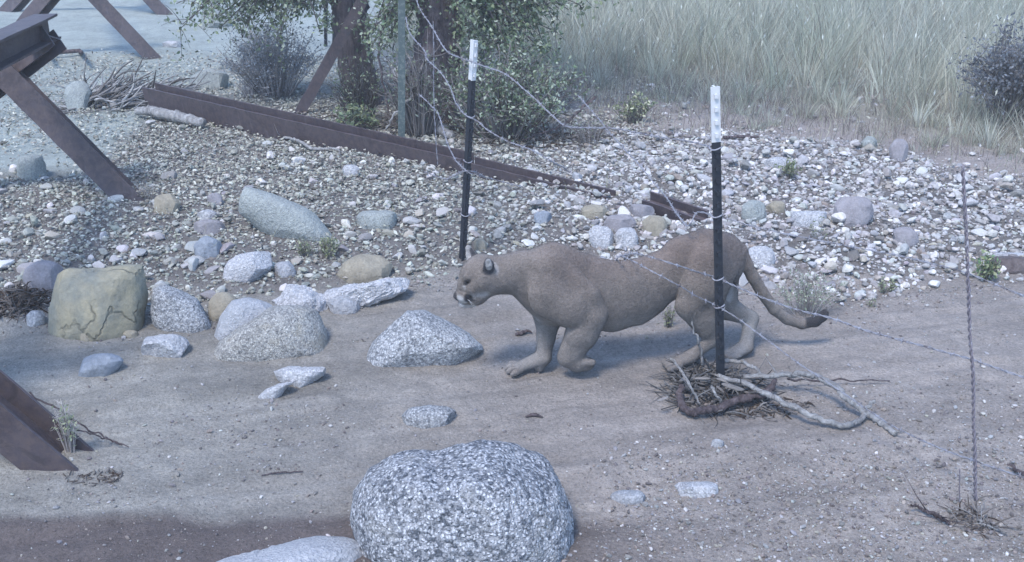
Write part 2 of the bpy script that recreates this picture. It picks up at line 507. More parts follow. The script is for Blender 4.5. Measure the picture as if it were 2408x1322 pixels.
def stones(name, pos, size, cols, lv, squash=(.45, .8), sink=.34):
    """one mesh of many stones (stuff)"""
    n = len(pos); VV = []; FF = []; CC = []; base = 0
    which = rng.integers(0, len(PROTO[lv]), n)
    for k, (PV, PF) in enumerate(PROTO[lv]):
        I = np.where(which == k)[0]
        if not len(I): continue
        m = len(I)
        a = rng.uniform(0, 2*math.pi, m); sx = rng.uniform(.75, 1.3, m); sy = rng.uniform(.6, 1.0, m); sz = rng.uniform(*squash, m)
        tx = rng.normal(0, .25, m); ty = rng.normal(0, .25, m)
        P = PV[None]*np.stack([sx, sy, sz], -1)[:, None, :]*(size[I]/2)[:, None, None]
        # small tilts, then yaw
        x, y, z = P[..., 0], P[..., 1], P[..., 2]
        c, s = np.cos(tx)[:, None], np.sin(tx)[:, None]; y, z = y*c-z*s, y*s+z*c
        c, s = np.cos(ty)[:, None], np.sin(ty)[:, None]; x, z = x*c+z*s, -x*s+z*c
        c, s = np.cos(a)[:, None], np.sin(a)[:, None]; x, y = x*c-y*s, x*s+y*c
        P = np.stack([x, y, z], -1)
        P[..., 2] += (size[I]*sz*(.5-sink))[:, None]
        P += pos[I][:, None, :]
        VV.append(P.reshape(-1, 3))
        FF.append((PF[None]+(np.arange(m)*len(PV))[:, None, None]+base).reshape(-1, 3))
        CC.append(np.repeat(cols[I], len(PV), 0)); base += m*len(PV)
    me = mesh_np(name, np.vstack(VV), np.vstack(FF), False, np.vstack(CC))
    return link(name, me, M['gravel'])

PAL = np.array([[.62, .61, .62], [.74, .73, .73], [.46, .47, .49], [.36, .36, .39], [.37, .35, .365], [.45, .42, .37], [.28, .27, .27], [.50, .52, .50], [.18, .16, .165], [.33, .285, .26]])
PALN = ['pale grey', 'white', 'mid grey', 'slate grey', 'mauve', 'tan', 'dark grey', 'pale greenish', 'dark brown', 'brown']
def pick_tone(n, w):
    k = rng.choice(len(PAL), n, p=np.array(w)/sum(w))
    c = PAL[k]*np.array([.89, .86, .815])*rng.uniform(.8, 1.12, (n, 1))*(1+rng.normal(0, .02, (n, 3)))*.95
    return k, c*.86+.14*np.array([.24, .215, .195])

ROCKS = []   # (x, y, radius) footprints already taken
def free(x, y, f=1.0):
    for a, b, r in ROCKS:
        if (x-a)**2+(y-b)**2 < (r*f)**2: return False
    return True

def frame_mesh(c, wpx, hpx, outline, dep, lv, seed, noise=.07, facets=10, lo=.8, hi=1.05, fine=.012, box=1.0):
    """stone with real thickness: cross-section towards the viewer follows the outline, depth is 'dep' of its width"""
    V, F = ICO[lv]
    r = np.random.default_rng(seed)
    s = np.sqrt(V[:, 0]**2+V[:, 2]**2)+1e-9
    ph = np.arctan2(V[:, 2], V[:, 0])
    if outline is not None:
        o = np.array(outline, float); o = np.vstack([o[i]+(o[(i+1) % len(o)]-o[i])*f for i in range(len(o)) for f in (0, .2, .4, .6, .8)])       # px offsets from centre (x right, y down)
        oa = np.arctan2(-o[:, 1], o[:, 0]); orr = np.hypot(o[:, 0], o[:, 1])
        k = np.argsort(oa); oa = oa[k]; orr = orr[k]
        oa = np.concatenate([oa-2*math.pi, oa, oa+2*math.pi]); orr = np.tile(orr, 3)
        R = np.interp(ph, oa, orr)
    else:
        ex = 2+box*1.6
        cc = np.abs(np.cos(ph))/(wpx/2); ss = np.abs(np.sin(ph))/(hpx/2)
        R = (cc**ex+ss**ex)**(-1/ex)
    R = R/pxm(c)
    s2 = s**(.85)
    X = np.cos(ph)*R*s2; Z = np.sin(ph)*R*s2
    D = V[:, 1]*dep*wpx/pxm(c)/2
    P = np.stack([X, D, Z], -1)
    sc = max(wpx, hpx)/pxm(c)/2
    N = P/sc
    # facets
    for _ in range(int(facets*1.6)):
        d = r.normal(size=3); d /= np.linalg.norm(d)
        t = N@d; h = t.max()*r.uniform(lo, hi)
        kk = t > h; N[kk] -= np.outer(t[kk]-h, d)*.95
    nn = V/np.linalg.norm(V, axis=1)[:, None]
    N = N+nn*(noise*(fbmp(N*1.7+seed, seed))[:, None])+nn*(fine*(vn3(N*14+seed, seed+9)+.6*vn3(N*31, seed+4))[:, None])
    P = N*sc
    # local (right, away, up) -> world, the up axis leans with the view so the outline reads at this size
    W = P[:, 0:1]*C_R+P[:, 1:2]*C_F+P[:, 2:3]*C_U
    return W, F

def fbmp(p, seed): return vn3(p, seed)+.5*vn3(p*2.1, seed+1)+.25*vn3(p*4.3, seed+2)

def rock(name, label, x0, y0, x1, y1, mat, cat='rock', outline=None, dep=.8, lv=4, seed=None, noise=.09, facets=9, lo=.75, hi=1.0, fine=.012, sink=.12, box=.1, group=None, color=None):
    """x0..y1: photo box; the rock stands on the ground with its front foot at y1"""
    seed = seed if seed is not None else int(x0*7+y0*13) % 9999
    cx, cy = (x0+x1)/2, (y0+y1)/2
    w, h = x1-x0, y1-y0
    p = G(cx, y1)
    d = dep*w/pxm(p)/2
    c = AtY(cx, cy, p[1]+d*.8)
    # keep part of it below the ground
    low = lambda b: b if b < cy else cy+(b-cy)*1.9
    wv, F = frame_mesh(c, w, h*(1+sink), [(a-cx, low(b)-cy) for a, b in outline] if outline else None, dep, lv, seed, noise, facets, lo, hi, fine, box)
    if not outline: wv = np.where((wv@C_U < 0)[:, None], wv+C_U[None]*(wv@C_U)[:, None]*.9, wv)
    base = np.array([c[0], c[1], float(hz(c[0], c[1]))])
    V = wv+(c-base)
    # skirt: extend the underside straight down into the ground
    gz = hz(V[:, 0]+base[0], V[:, 1]+base[1])-base[2]
    lowest = V[:, 2].min(); 
    if lowest > gz.min()-.02:
        k = V[:, 2] < (c-base)[2]
        f = (c-base)[2]; V[k, 2] = f+(V[k, 2]-f)*((gz.min()-.03-f)/(lowest-f))
    me = mesh_np(name, V, F, True)
    me.set_sharp_from_angle(angle=math.radians(16))
    o = link(name, me, M[mat], None, tuple(base))
    if color is not None: o.color = (*color, 1)
    tag(o, label, cat, group)
    ROCKS.append((base[0], base[1]+.0, w/pxm(c)/2))
    return o

# foreground
rock('boulder', 'big rounded speckled granite boulder in the foreground, twin-humped top', 830, 1045, 1352, 1330, 'granite', 'boulder',
     [(818, 1200), (826, 1160), (866, 1108), (925, 1072), (975, 1060), (1022, 1066), (1070, 1052), (1135, 1044), (1200, 1052), (1255, 1075), (1300, 1120), (1325, 1160), (1350, 1195), (1354, 1240), (1340, 1282), (1250, 1305), (1150, 1335), (1000, 1345), (900, 1320), (850, 1275), (828, 1240)],
     .85, 6, 3, .07, 6, .88, 1.04, .022)
rock('stone_slab', 'long flat pale slab at the bottom edge, left of the big boulder', 380, 1266, 868, 1352, 'pale_slab', 'rock',
     [(370, 1318), (500, 1302), (620, 1288), (690, 1275), (745, 1266), (850, 1272), (868, 1300), (862, 1350), (620, 1365), (400, 1350)], .55, 5, 5, .03, 3, .9, 1.05)
rock('boulder', 'pointed speckled granite rock in the sand in front of the cougar', 848, 728, 1142, 856, 'granite_fine', 'boulder',
     [(846, 838), (880, 795), (925, 748), (958, 730), (1000, 731), (1060, 760), (1105, 785), (1142, 806), (1085, 830), (1000, 848), (930, 858), (870, 852)], .75, 5, 7, .03, 7, .85, 1.05)
rock('boulder', 'broad granite boulder with rusty tan specks, left of the pointed rock', 488, 715, 776, 838, 'granite_tan', 'boulder',
     [(486, 822), (520, 790), (560, 770), (610, 742), (640, 720), (700, 718), (742, 728), (765, 775), (776, 812), (700, 836), (600, 842), (520, 838)], .7, 5, 9, .03, 8, .85, 1.05)
rock('boulder', 'smooth pale grey rock leaning behind the broad tan-specked boulder', 500, 695, 650, 800, 'pale_slab', 'boulder',
     [(500, 780), (520, 740), (548, 705), (590, 697), (640, 712), (655, 760), (640, 800), (560, 805)], .7, 4, 12, .03, 10, .8, 1.0)
rock('boulder', 'squared mustard-green cracked rock at the left edge of the bank', 116, 622, 350, 786, 'mustard', 'boulder',
     [(118, 745), (120, 690), (132, 645), (160, 628), (240, 632), (300, 622), (350, 618), (346, 680), (335, 740), (328, 780), (240, 786), (160, 778), (125, 762)], .7, 5, 15, .045, 10, .86, 1.0, .014)
rock('rock', 'bluish sloping granite rock right of the squared mustard rock', 356, 655, 505, 772, 'granite_fine', 'rock',
     [(352, 680), (385, 668), (440, 690), (480, 712), (505, 745), (480, 768), (400, 764), (360, 740)], .8, 4, 16, .05, 8)
rock('rock', 'tan rock wedged between the bluish rock and the pale leaning rock', 488, 692, 560, 752, 'tan_rock')
rock('rock', 'white crumbly flat rock in the sand below the squared rock', 318, 790, 452, 842, 'white_stone', 'rock', None, .7, 4, 21, .12, 14, .7, .95, .03)
rock('rock', 'smooth blue-grey rock in the sand, left of the white crumbly rock', 180, 828, 292, 884, 'blue_rock', 'rock',
     [(180, 868), (190, 845), (220, 832), (265, 830), (292, 845), (280, 862), (240, 882), (190, 884)], .7, 4, 22, .05, 10)
rock('rock', 'flat jagged white rock lying alone in the sand, broader of two touching', 646, 858, 772, 906, 'white_stone', 'rock',
     [(640, 874), (680, 860), (720, 864), (772, 862), (765, 880), (735, 892), (715, 906), (690, 898), (660, 892)], .6, 4, 23, .04, 3, .88, 1.05, .04)
rock('rock', 'small flat white rock at the lower left tip of the jagged white rock', 600, 896, 690, 936, 'white_stone', 'rock',
     [(600, 928), (625, 915), (655, 902), (690, 897), (672, 914), (650, 934), (615, 940), (592, 932)], .6, 4, 24, .04, 3, .88, 1.05, .03)
rock('rock', 'flat grey rock nearly buried in the sand above the big boulder', 946, 953, 1080, 1002, 'granite_fine', 'rock',
     [(944, 975), (965, 958), (1010, 952), (1055, 957), (1084, 970), (1078, 985), (1040, 1000), (990, 1002), (950, 992)], .6, 4, 25, .03, 8)
rock('rock', 'smaller smooth buried grey rock right of the big boulder', 1434, 1154, 1526, 1184, 'pale_slab', 'rock', None, .6, 4, 26, .05, 6)
rock('rock', 'flat white rock farther right of the big boulder, above the gravel', 1578, 1134, 1702, 1170, 'white_stone', 'rock', None, .6, 4, 27, .1, 10)
rock('rock', 'little round pale stone alone on the smooth sand below the driftwood', 1672, 1033, 1704, 1052, 'white_stone', 'rock', lv=3)
# rocks of the bank
rock('stone_slab', 'long grey-green speckled slab lying tilted on the bank', 548, 436, 796, 556, 'grey_slab', 'rock',
     [(548, 470), (556, 448), (582, 438), (640, 455), (700, 478), (745, 500), (785, 528), (796, 542), (760, 556), (690, 550), (620, 525), (565, 500)], .5, 5, 31, .03, 8, .85, 1.0)
rock('rock', 'flat-topped grey oblong rock right of the long slab', 838, 498, 934, 536, 'grey_slab', 'rock', None, .7, 4, 32, .04, 6, .85, 1.0, .008, box=1.6)
rock('rock', 'rounded tan rock behind the white granite ledge', 788, 594, 926, 662, 'tan_rock', 'rock',
     [(786, 640), (810, 612), (850, 598), (895, 600), (922, 620), (926, 645), (880, 660), (820, 662)], .8, 4, 33, .05, 8)
rock('rock', 'long low white granite ledge along the edge of the bank', 738, 652, 968, 722, 'white_stone', 'rock',
     [(725, 712), (755, 684), (800, 672), (830, 664), (870, 666), (900, 655), (945, 654), (972, 668), (945, 690), (850, 712), (780, 724)], .6, 5, 34, .16, 14, .8, 1, .05)
rock('rock', 'white granite rock joining the left end of the long ledge', 636, 676, 778, 742, 'white_stone', 'rock', None, .7, 5, 35, .18, 12, .8, 1, .05)
rock('rock', 'low white rock half buried in front of the long ledge', 768, 697, 850, 735, 'pale_slab', 'rock', None, .6, 4, 351, .09, 10, .8, 1, .03)
rock('rock', 'blue-white angular rock below the long slab', 506, 588, 642, 660, 'white_stone', 'rock',
     [(500, 655), (525, 620), (560, 600), (635, 590), (642, 625), (620, 650), (560, 662)], .7, 4, 36, .06, 12, .75, 1)
rock('rock', 'purple-grey rock left of the squared mustard rock', 60, 616, 150, 686, 'mauve_rock', 'rock', None, .8, 4, 37)
rock('rock', 'upright pale stone at the left foot of the squared mustard rock', 64, 728, 106, 766, 'white_stone', 'rock', lv=3)
rock('rock', 'pale round stone in front of the squared mustard rock', 186, 768, 218, 800, 'tan_rock', 'rock', lv=3, box=0)
rock('rock', 'small tan stone under the right corner of the squared mustard rock', 288, 778, 328, 794, 'tan_rock', 'rock', lv=3)
rock('rock', 'grey dome-shaped rock left of the diagonal beam foot', 38, 366, 112, 420, 'grey_slab', 'rock', None, .8, 4, 38)
rock('rock', 'tall pale boulder beside the brush heap', 148, 192, 216, 264, 'grey_slab', 'boulder', None, .7, 4, 39)
rock('rock', 'tan flat rock just right of the diagonal beam foot', 358, 458, 422, 500, 'tan_rock', 'rock', lv=3)
rock('rock', 'pinkish upright stone left of the long slab', 486, 455, 524, 486, 'mauve_rock', 'rock', lv=3, color=None)
rock('rock', 'small bright white stone left of the long slab', 464, 494, 512, 518, 'white_stone', 'rock', lv=3)
rock('rock', 'flat purple rock below the small bright white stone', 452, 518, 532, 554, 'mauve_rock', 'rock', lv=3)
rock('rock', 'purple-grey rock below the flat purple one', 455, 556, 528, 606, 'blue_rock', 'rock', lv=3)
rock('rock', 'white stone under the fallen beam, left of the post behind the cougar', 802, 388, 848, 412, 'white_stone', 'rock', lv=3)
rock('rock', 'grey bush-side boulder behind the left end of the fallen beam', 446, 164, 540, 212, 'grey_slab', 'boulder', lv=3)
rock('rock', 'round grey boulder under the hanging leaves at the top', 470, 22, 548, 66, 'grey_slab', 'boulder', lv=3)
rock('rock', 'white flat stone far off on the wash', 382, 98, 432, 112, 'white_stone', 'rock', lv=3)
rock('rock', 'white rectangular slab on the right of the bank', 1858, 498, 1948, 532, 'white_stone', 'rock', None, .6, 4, 41, .04, 8, .85, 1, box=1.6)
rock('rock', 'big mauve rock right of the white rectangular slab', 1956, 462, 2052, 528, 'mauve_rock', 'rock', None, .7, 4, 42, .08, 12)
rock('rock', 'pale greenish rock left of the white rectangular slab', 1738, 472, 1802, 518, 'grey_slab', 'rock', lv=3)
rock('rock', 'tan pebbly rock left above the white rectangular slab', 1802, 474, 1850, 500, 'tan_rock', 'rock', lv=3)
rock('rock', 'mauve rock alone in the right half of the bank', 2092, 536, 2162, 578, 'mauve_rock', 'rock', lv=3)
rock('rock', 'bright white block just behind the base of the tail', 1752, 580, 1822, 628, 'white_stone', 'rock', None, .7, 4, 43, .04, 8)
rock('stone_slab', 'long dark brown slab at the right edge of the bank', 2306, 606, 2440, 642, 'dark_rock', 'rock', None, .6, 4, 44, .06, 8, box=1.4)
rock('stone_slab', 'pale flat slab on the dark brown slab, right edge', 2318, 596, 2430, 616, 'white_stone', 'rock', None, .6, 3, 45, .06, 8, box=1.4)
rock('rock', 'flat white stone at the top of the right bank', 1796, 372, 1858, 398, 'white_stone', 'rock', lv=3)
rock('rock', 'upright mauve stone at the crest of the bank near the tall grass', 2092, 328, 2136, 378, 'mauve_rock', 'rock', lv=3)
rock('rock', 'rounded grey-green stone at the crest of the bank near the tall grass', 2020, 322, 2062, 352, 'grey_slab', 'rock', lv=3)
rock('rock', 'pale knobbly rock above the dip of the cougar back', 1384, 530, 1446, 580, 'white_stone', 'rock', lv=3)
rock('rock', 'second pale knobbly rock above the dip of the cougar back, on the right', 1444, 538, 1502, 582, 'white_stone', 'rock', lv=3)
rock('rock', 'mauve flat rock above the two pale knobbly rocks', 1416, 506, 1496, 544, 'mauve_rock', 'rock', lv=3)
rock('rock', 'reddish tan rock above the middle of the cougar back', 1358, 484, 1432, 514, 'tan_rock', 'rock', lv=3)
rock('rock', 'mauve rock at the buried end of the fallen beam', 1474, 478, 1542, 512, 'mauve_rock', 'rock', lv=3)
rock('rock', 'tan rounded rock just below the buried end of the beam', 1508, 508, 1570, 552, 'tan_rock', 'rock', lv=3)
rock('rock', 'pale bluish rock left of the two knobbly rocks', 1255, 498, 1300, 526, 'blue_rock', 'rock', lv=3)
rock('rock', 'round cream stone right of the foot of the post behind the cougar', 1112, 560, 1148, 590, 'tan_rock', 'rock', lv=3)
rock('rock', 'pale stone just above the left end of the long white ledge', 640, 616, 700, 650, 'pale_slab', 'rock', lv=3)

# the 200 or so largest loose cobbles, one object each
LAND = [('the long slab', 670, 500), ('the squared mustard rock', 235, 700), ('the post behind the cougar head', 1095, 560), ('the cougar back', 1450, 560), ('the white rectangular slab', 1900, 515),
        ('the cougar tail', 1860, 640), ('the twisted wire stay', 2275, 560), ('the diagonal beam foot', 315, 460), ('the tan rounded rock', 855, 625), ('the crest of the right bank', 2050, 380), ('the fallen beam', 1200, 420), ('the brush heap', 300, 260)]
MESHES = [mesh_np('cobble', V*.5, F, True) for V, F in PROTO[3]]
for m_ in MESHES: m_.set_sharp_from_angle(angle=math.radians(18))
for m_ in MESHES: m_.materials.append(M['cobble'])
cnt = 0; tries = 0
while cnt < 260 and tries < 8000:
    tries += 1
    px = rng.uniform(-20, 2430); py = rng.uniform(330, 720)
    if px < 1000 and rng.random() < .12: continue
    p = G(px, py)
    if p[1] < bank_edge(p[0])+.03 or p[1] > grass_edge(p[0])-.25: continue
    if px < 1000 and py < 430 and rng.random() < .6: continue
    sz = float(rng.gamma(5, .0105)+.032); sz = min(sz, .13)
    if not free(p[0], p[1], 1.0+.0): continue
    k, c = pick_tone(1, [6, 5, 4, 3, 2.5, 1.2, 1, 1.5, .6, .5]); k = int(k[0]); c = np.clip(c[0], .03, .8)
    o = bpy.data.objects.new('cobble', MESHES[rng.integers(len(MESHES))]); COL.objects.link(o)
    sq = rng.uniform(.45, .8)
    o.scale = (sz*rng.uniform(.9, 1.35), sz*rng.uniform(.65, 1.0), sz*sq)
    o.rotation_euler = (rng.normal(0, .2), rng.normal(0, .2), rng.uniform(0, 6.28))
    o.location = (p[0], p[1], p[2]+sz*sq*.22)
    o.color = (*c, 1)
    nm = min(LAND, key=lambda q: (q[1]-px)**2+(2*(q[2]-py))**2)[0]
    side = 'small' if sz < .075 else ('fist-sized' if sz < .10 else 'large')
    tag(o, '%s %s%s cobble in the gravel near %s' % (side, 'flat ' if sq < .6 else 'rounded ', PALN[k], nm), 'cobble', 'loose cobbles of the stony bank')
    ROCKS.append((p[0], p[1], sz*.45)); cnt += 1

# uncountable gravel of the bank
def scatter(n, x0, x1, y0, y1, ok):
    px = rng.uniform(x0, x1, n); 
    ya = flat(CX, y1)[1]; yb = flat(CX, y0)[1]
    Y = np.sqrt(rng.uniform(ya**2, yb**2, n))
    X = (px-CX)/FPX*(Y*C_F[1]+CAMH*math.sin(PITCH))
    k = ok(X, Y); X = X[k]; Y = Y[k]
    return X, Y
def in_bank(X, Y):
    j = fbm(X*2.2, Y*2.2, 131)*.22
    d = Y-bank_edge(X)+j
    e = grass_edge(X)-Y
    P = np.clip(sstep(-.12, .15, d), 0, 1)*(.04+.96*sstep(.25, 1.1, e+1.6*j))*.85
    # thinner among the leaves on the left
    pxx, pyy = proj(X, Y, 0)
    P = P*np.where((pxx < 1250), sstep(215, 330, pyy+.10*(pxx-600)), 1)
    P = P*np.where((X < -3.1) & (Y > 7.6), .1, 1)
    return rng.random(len(X)) < P
X, Y = scatter(150000, -500, 2900, 190, 770, in_bank)
n = len(X); right = sstep(1000, 1500, proj(X, Y, 0)[0])
sz = rng.gamma(1.5, .0092, n)*(1+.5*right)+.009
sz = np.clip(sz, .009, .10)
z = hz(X, Y)
w = [5, 4.5, 4, 4, 2, 2, 3, 2, 2, 1.5]
_, cc = pick_tone(n, w)
dust = np.clip(rng.normal(.12, .27, n)+.12*(1-right)+.3*fbm(X*2, Y*2, 77), 0, .75)[:, None]; cc = cc*(1-dust)+dust*np.array([.25, .232, .215])
lf = (1-right)[:, None]; cc = cc*(1-lf*.10)*(1+lf*np.array([-.02, .03, -.05]))
z = z+np.where(rng.random(n) < .22, sz*.35, 0)-np.where(rng.random(n) < .4, sz*.18, 0)
big = sz > .045
tag(stones('gravel', np.stack([X, Y, z], -1)[big], sz[big], cc[big], 2), None, None, None, 'stuff')
tag(stones('gravel', np.stack([X, Y, z], -1)[~big], sz[~big], cc[~big], 1, (.35, .8), .28), None, None, None, 'stuff')
print('bank gravel', n)

# pebbles and grit on the sandy track
def on_sand(X, Y):
    pxx, pyy = proj(X, Y, 0)
    d = bank_edge(X)-Y
    cl = sstep(-.1, .5, fbm(X*1.7, Y*3.2, 141))
    P = .03+.16*cl*cl
    P = P+1.5*sstep(1250, 1700, pxx)*sstep(1010, 1150, pyy-.03*(pxx-1700)+40*fbm(X*3, Y*3, 7))
    P = P+.7*sstep(.35, 0, d)
    P = P+.35*sstep(1700, 2200, pxx)*sstep(860, 960, pyy)
    P = P+.25*sstep(900, 1000, pyy)*sstep(1150, 1080, pyy)*sstep(300, 700, pxx)*sstep(900,700,pxx)
    return (rng.random(len(X)) < P*.75) & (d > 0)
X, Y = scatter(100000, -300, 2700, 640, 1420, on_sand)
n = len(X)
sz = np.clip(rng.gamma(1.5, .0040, n)+.003, .003, .036)
_, cc = pick_tone(n, [3, 1.2, 4, 5, 2, 4, 8, 1, 9, 8])
cc = cc*.8
tag(stones('pebbles', np.stack([X, Y, hz(X, Y)], -1), sz, cc, 1, (.4, .8), .2), None, None, None, 'stuff')
print('pebbles', n)
# ------------------------------------------------------------------ rusty steel: vehicle barriers and fallen beam
def hbeam(name, p0, p1, w, h, parent=None, up=(0, 0, 1), t=.014, bend=0, roll=0.0, segs=14):
    """H-section between two points; flanges w wide, h apart"""
    p0 = np.asarray(p0, float); p1 = np.asarray(p1, float)
    a = p1-p0; L = np.linalg.norm(a); a /= L
    u = np.asarray(up, float); u = u-a*np.dot(u, a); u /= np.linalg.norm(u)
    s = np.cross(a, u)
    c, sn = math.cos(roll), math.sin(roll); u, s = u*c+s*sn, s*c-u*sn
    W, H, T = w/2, h/2, t/2
    prof = [(-W, -H), (W, -H), (W, -H+t), (T, -H+t), (T, H-t), (W, H-t), (W, H), (-W, H), (-W, H-t), (-T, H-t), (-T, -H+t), (-W, -H+t)]
    n = len(prof); V = []
    for i in range(segs+1):
        f = i/segs
        for k, (x, y) in enumerate(prof):
            jx = .0018*math.sin(i*2.7+k); 
            V.append(p0+a*L*f+s*(x+jx)+u*(y+.0018*math.sin(i*1.9+k*2)))
    F = []
    for i in range(segs):
        for k in range(n):
            F.append((i*n+k, i*n+(k+1) % n, (i+1)*n+(k+1) % n, (i+1)*n+k))
    mb = MB(); mb.add(V, F)
    caps = []
    for b in (0, segs*n):
        caps += [(b+0, b+1, b+2, b+11), (b+10, b+3, b+4, b+9), (b+8, b+5, b+6, b+7)]
    mb.Q.append(np.array(caps)); 
    return mb.build(name, M['rust'], parent, False)

def add_mesh_parent(o, parent):
    o.parent = parent

# near barrier: two crossed pairs joined by a rail
fA = G(300, 462); 
topA = AtY(-75, 85, fA[1])                      # upper end of the leg whose foot stands on the bank
crossA = AtY(8, 178, fA[1]+.13)
eA = AtY(128, 88, fA[1]+.17)                     # top end of the other leg
dirA = (crossA-eA); otherfoot = eA+dirA*(eA[2]+.1)/(-dirA[2])
fB = G(132, 1078)
topB = fB+np.array([-1.25, -.0, 1.42])
crossB = fB+np.array([-.82, 0.1, .98])
t = empty('vehicle_barrier', (fA[0]-.9, 5.4, float(hz(fA[0]-.9, 5.4))))
tag(t, 'rusty steel X-legged vehicle barrier cut by the left edge, nearest of the barriers', 'barrier', 'steel vehicle barriers')
def under(o, p):
    o.parent = p; o.matrix_parent_inverse = Matrix.Translation(-Vector(p.location))
    return o
bpy.context.view_layer.update()
d = (fA-topA)/np.linalg.norm(fA-topA)
under(hbeam('leg', topA, fA+d*.12, .15, .16, up=(0.25, -1, .15)), t)
under(hbeam('leg', eA, otherfoot, .15, .16, up=(-.2, -1, .25)), t)
railend = AtY(112, 62, fA[1]+.30)
railB = crossB+np.array([-.05, -.5, .20])
under(hbeam('rail', railend, railB, .15, .16, up=(0, 0, 1)), t)
d = (fB-topB)/np.linalg.norm(fB-topB)
under(hbeam('leg', topB, fB+d*.14, .165, .17, up=(0, -1, 0)), t)
ft2 = crossB+np.array([-.95, .15, 0]); ft2[2] = -.1
under(hbeam('leg', crossB+np.array([.38, .17, .38]), ft2, .15, .16, up=(-.2, -1, .2)), t)
wr = MB(); wr.tube([AtY(2, 148, fA[1]-.2), AtY(16, 125, fA[1]-.24), AtY(38, 104, fA[1]-.2)], [.012, .009, .008], 6, 8)
under(wr.build('wire_loop', M['wire']), t)

# far barriers
def far_barrier(label, foot, toppx, otherfoot_px, other_toppx, w, rail_to):
    f = G(*foot)
    e = empty('vehicle_barrier', tuple(f)); tag(e, label, 'barrier', 'steel vehicle barriers')
    tp = AtY(toppx[0], toppx[1], f[1]); d = (f-tp)/np.linalg.norm(f-tp)
    under(hbeam('leg', tp, f+d*.15, w, w, up=(.3, -1, .2)), e)
    f2 = G(*otherfoot_px); tp2 = AtY(other_toppx[0], other_toppx[1], f[1]+w+.02); f2[1] = f[1]+w+.02
    f2[2] = -.1
    under(hbeam('leg', tp2, f2, w, w, up=(-.3, -1, .2)), e)
    cr = tp*.75+f*.25
    under(hbeam('rail', cr+np.array([0.05, -.3, .28]), cr+np.array(rail_to), w, w, up=(0, 0, 1)), e)
    return e
far_barrier('rusty steel barrier behind, with an inverted V of legs reaching the top edge', (358, 136), (120, -115), (-52, 140), (235, -150), .15, (-1.0, 2.2, .28))
far_barrier('farthest rusty barrier, only the foot of one leg showing at the top edge', (386, 33), (150, -215), (-60, 40), (250, -225), .17, (-.3, 2.5, .28))

# fallen H-beam along the bank
b0 = G(352, 262); b1 = G(1100, 412); b2 = G(1440, 474)
e = empty('fallen_beam', tuple(b0)); tag(e, 'long rusty H-beam lying across the bank, half buried at its right end', 'steel beam')
h0, h1, h2 = .20, .15, .03
bpy.context.view_layer.update()
under(hbeam('beam', G(1520, 492)+np.array([0, 0, .035]), G(1655, 522)+np.array([0, 0, -.01]), .13, .12, up=(0, -1, -.3), segs=6), e)
A0 = b0+np.array([0, .09, h0/2+.02]); A1 = b1+np.array([0, .09, h1/2-.055]); A2 = b2+np.array([0, .09, -.045])
under(hbeam('beam', A0, A1, h0, .15, up=(0, -1, -.12), segs=24), e)
under(hbeam('beam', A1+np.array([.02, -.01, .0]), A2, .15, .13, up=(0, -1, -.12), segs=14), e)

# leaning brace against the first trunk
lb = G(686, 270); lt = AtY(905, -95, lb[1]+.25)
o = hbeam('leaning_beam', lb-np.array([0, 0, .1]), lt, .09, .07, up=(.3, -1, .2)); tag(o, 'thin rusty steel beam leaning up to the right in front of the left trunk', 'steel beam')

# ------------------------------------------------------------------ fence: T-posts and barbed wire
def tpost(label, base, top, white, mat, turn=.35, w=.048, clips=(), studs=True, depth=.4):
    base = np.asarray(base, float); top = np.asarray(top, float)
    e = empty('fence_post', tuple(base)); tag(e, label, 'fence post', 'steel T-posts of the fence')
    a = top-base; L = np.linalg.norm(a); a /= L
    s = np.array([math.cos(turn), math.sin(turn), 0]); s = s-a*np.dot(s, a); s /= np.linalg.norm(s)
    f = np.cross(s, a)          # towards the viewer
    if f[1] > 0: f = -f
    def prism(z0, z1, grow=0):
        W = w/2+grow; t = .0035+grow; D = .034
        prof = [(-W, 0), (-W, t*2), (W, t*2), (W, 0), (t, 0), (t, -D), (-t, -D), (-t, 0)]
        V = []
        for z in (z0, z1):
            for x, y in prof: V.append(base+a*z+s*x+f*y)
        F = [(k, (k+1) % 8, 8+(k+1) % 8, 8+k) for k in range(8)]
        mb = MB(); mb.add(V, F); 
        mb.Q.append(np.array([(8+0, 8+1, 8+2, 8+3), (8+7, 8+4, 8+5, 8+6)]))
        return mb
    zw = L-white
    mb = prism(-depth, zw)
    R = np.stack([s, f, a], 1)
    def stud(mb, z): mb.box(base+a*z+f*.013, (.013, .014, .018), R)
    z = .12
    while studs and z < zw-.03: stud(mb, z); z += .055
    under(mb.build('shaft', M[mat], None, False), e)
    if white:
        mb = prism(zw, L, .0004)
        z = zw+.03
        while z < L-.02: stud(mb, z); z += .055
        under(mb.build('white_tip', M['post_white'], None, False), e)
    for z in clips:
        mb = MB()
        th = np.linspace(0, 2*math.pi, 14)
        P = [base+a*(z+.004*math.sin(q*2))+s*math.cos(q)*(w/2+.006)+f*(math.sin(q)*.028-.006) for q in th]
        mb.tube(P, .0035, 5)
        under(mb.build('wire_clip', M['wire']), e)
    return e, a, L

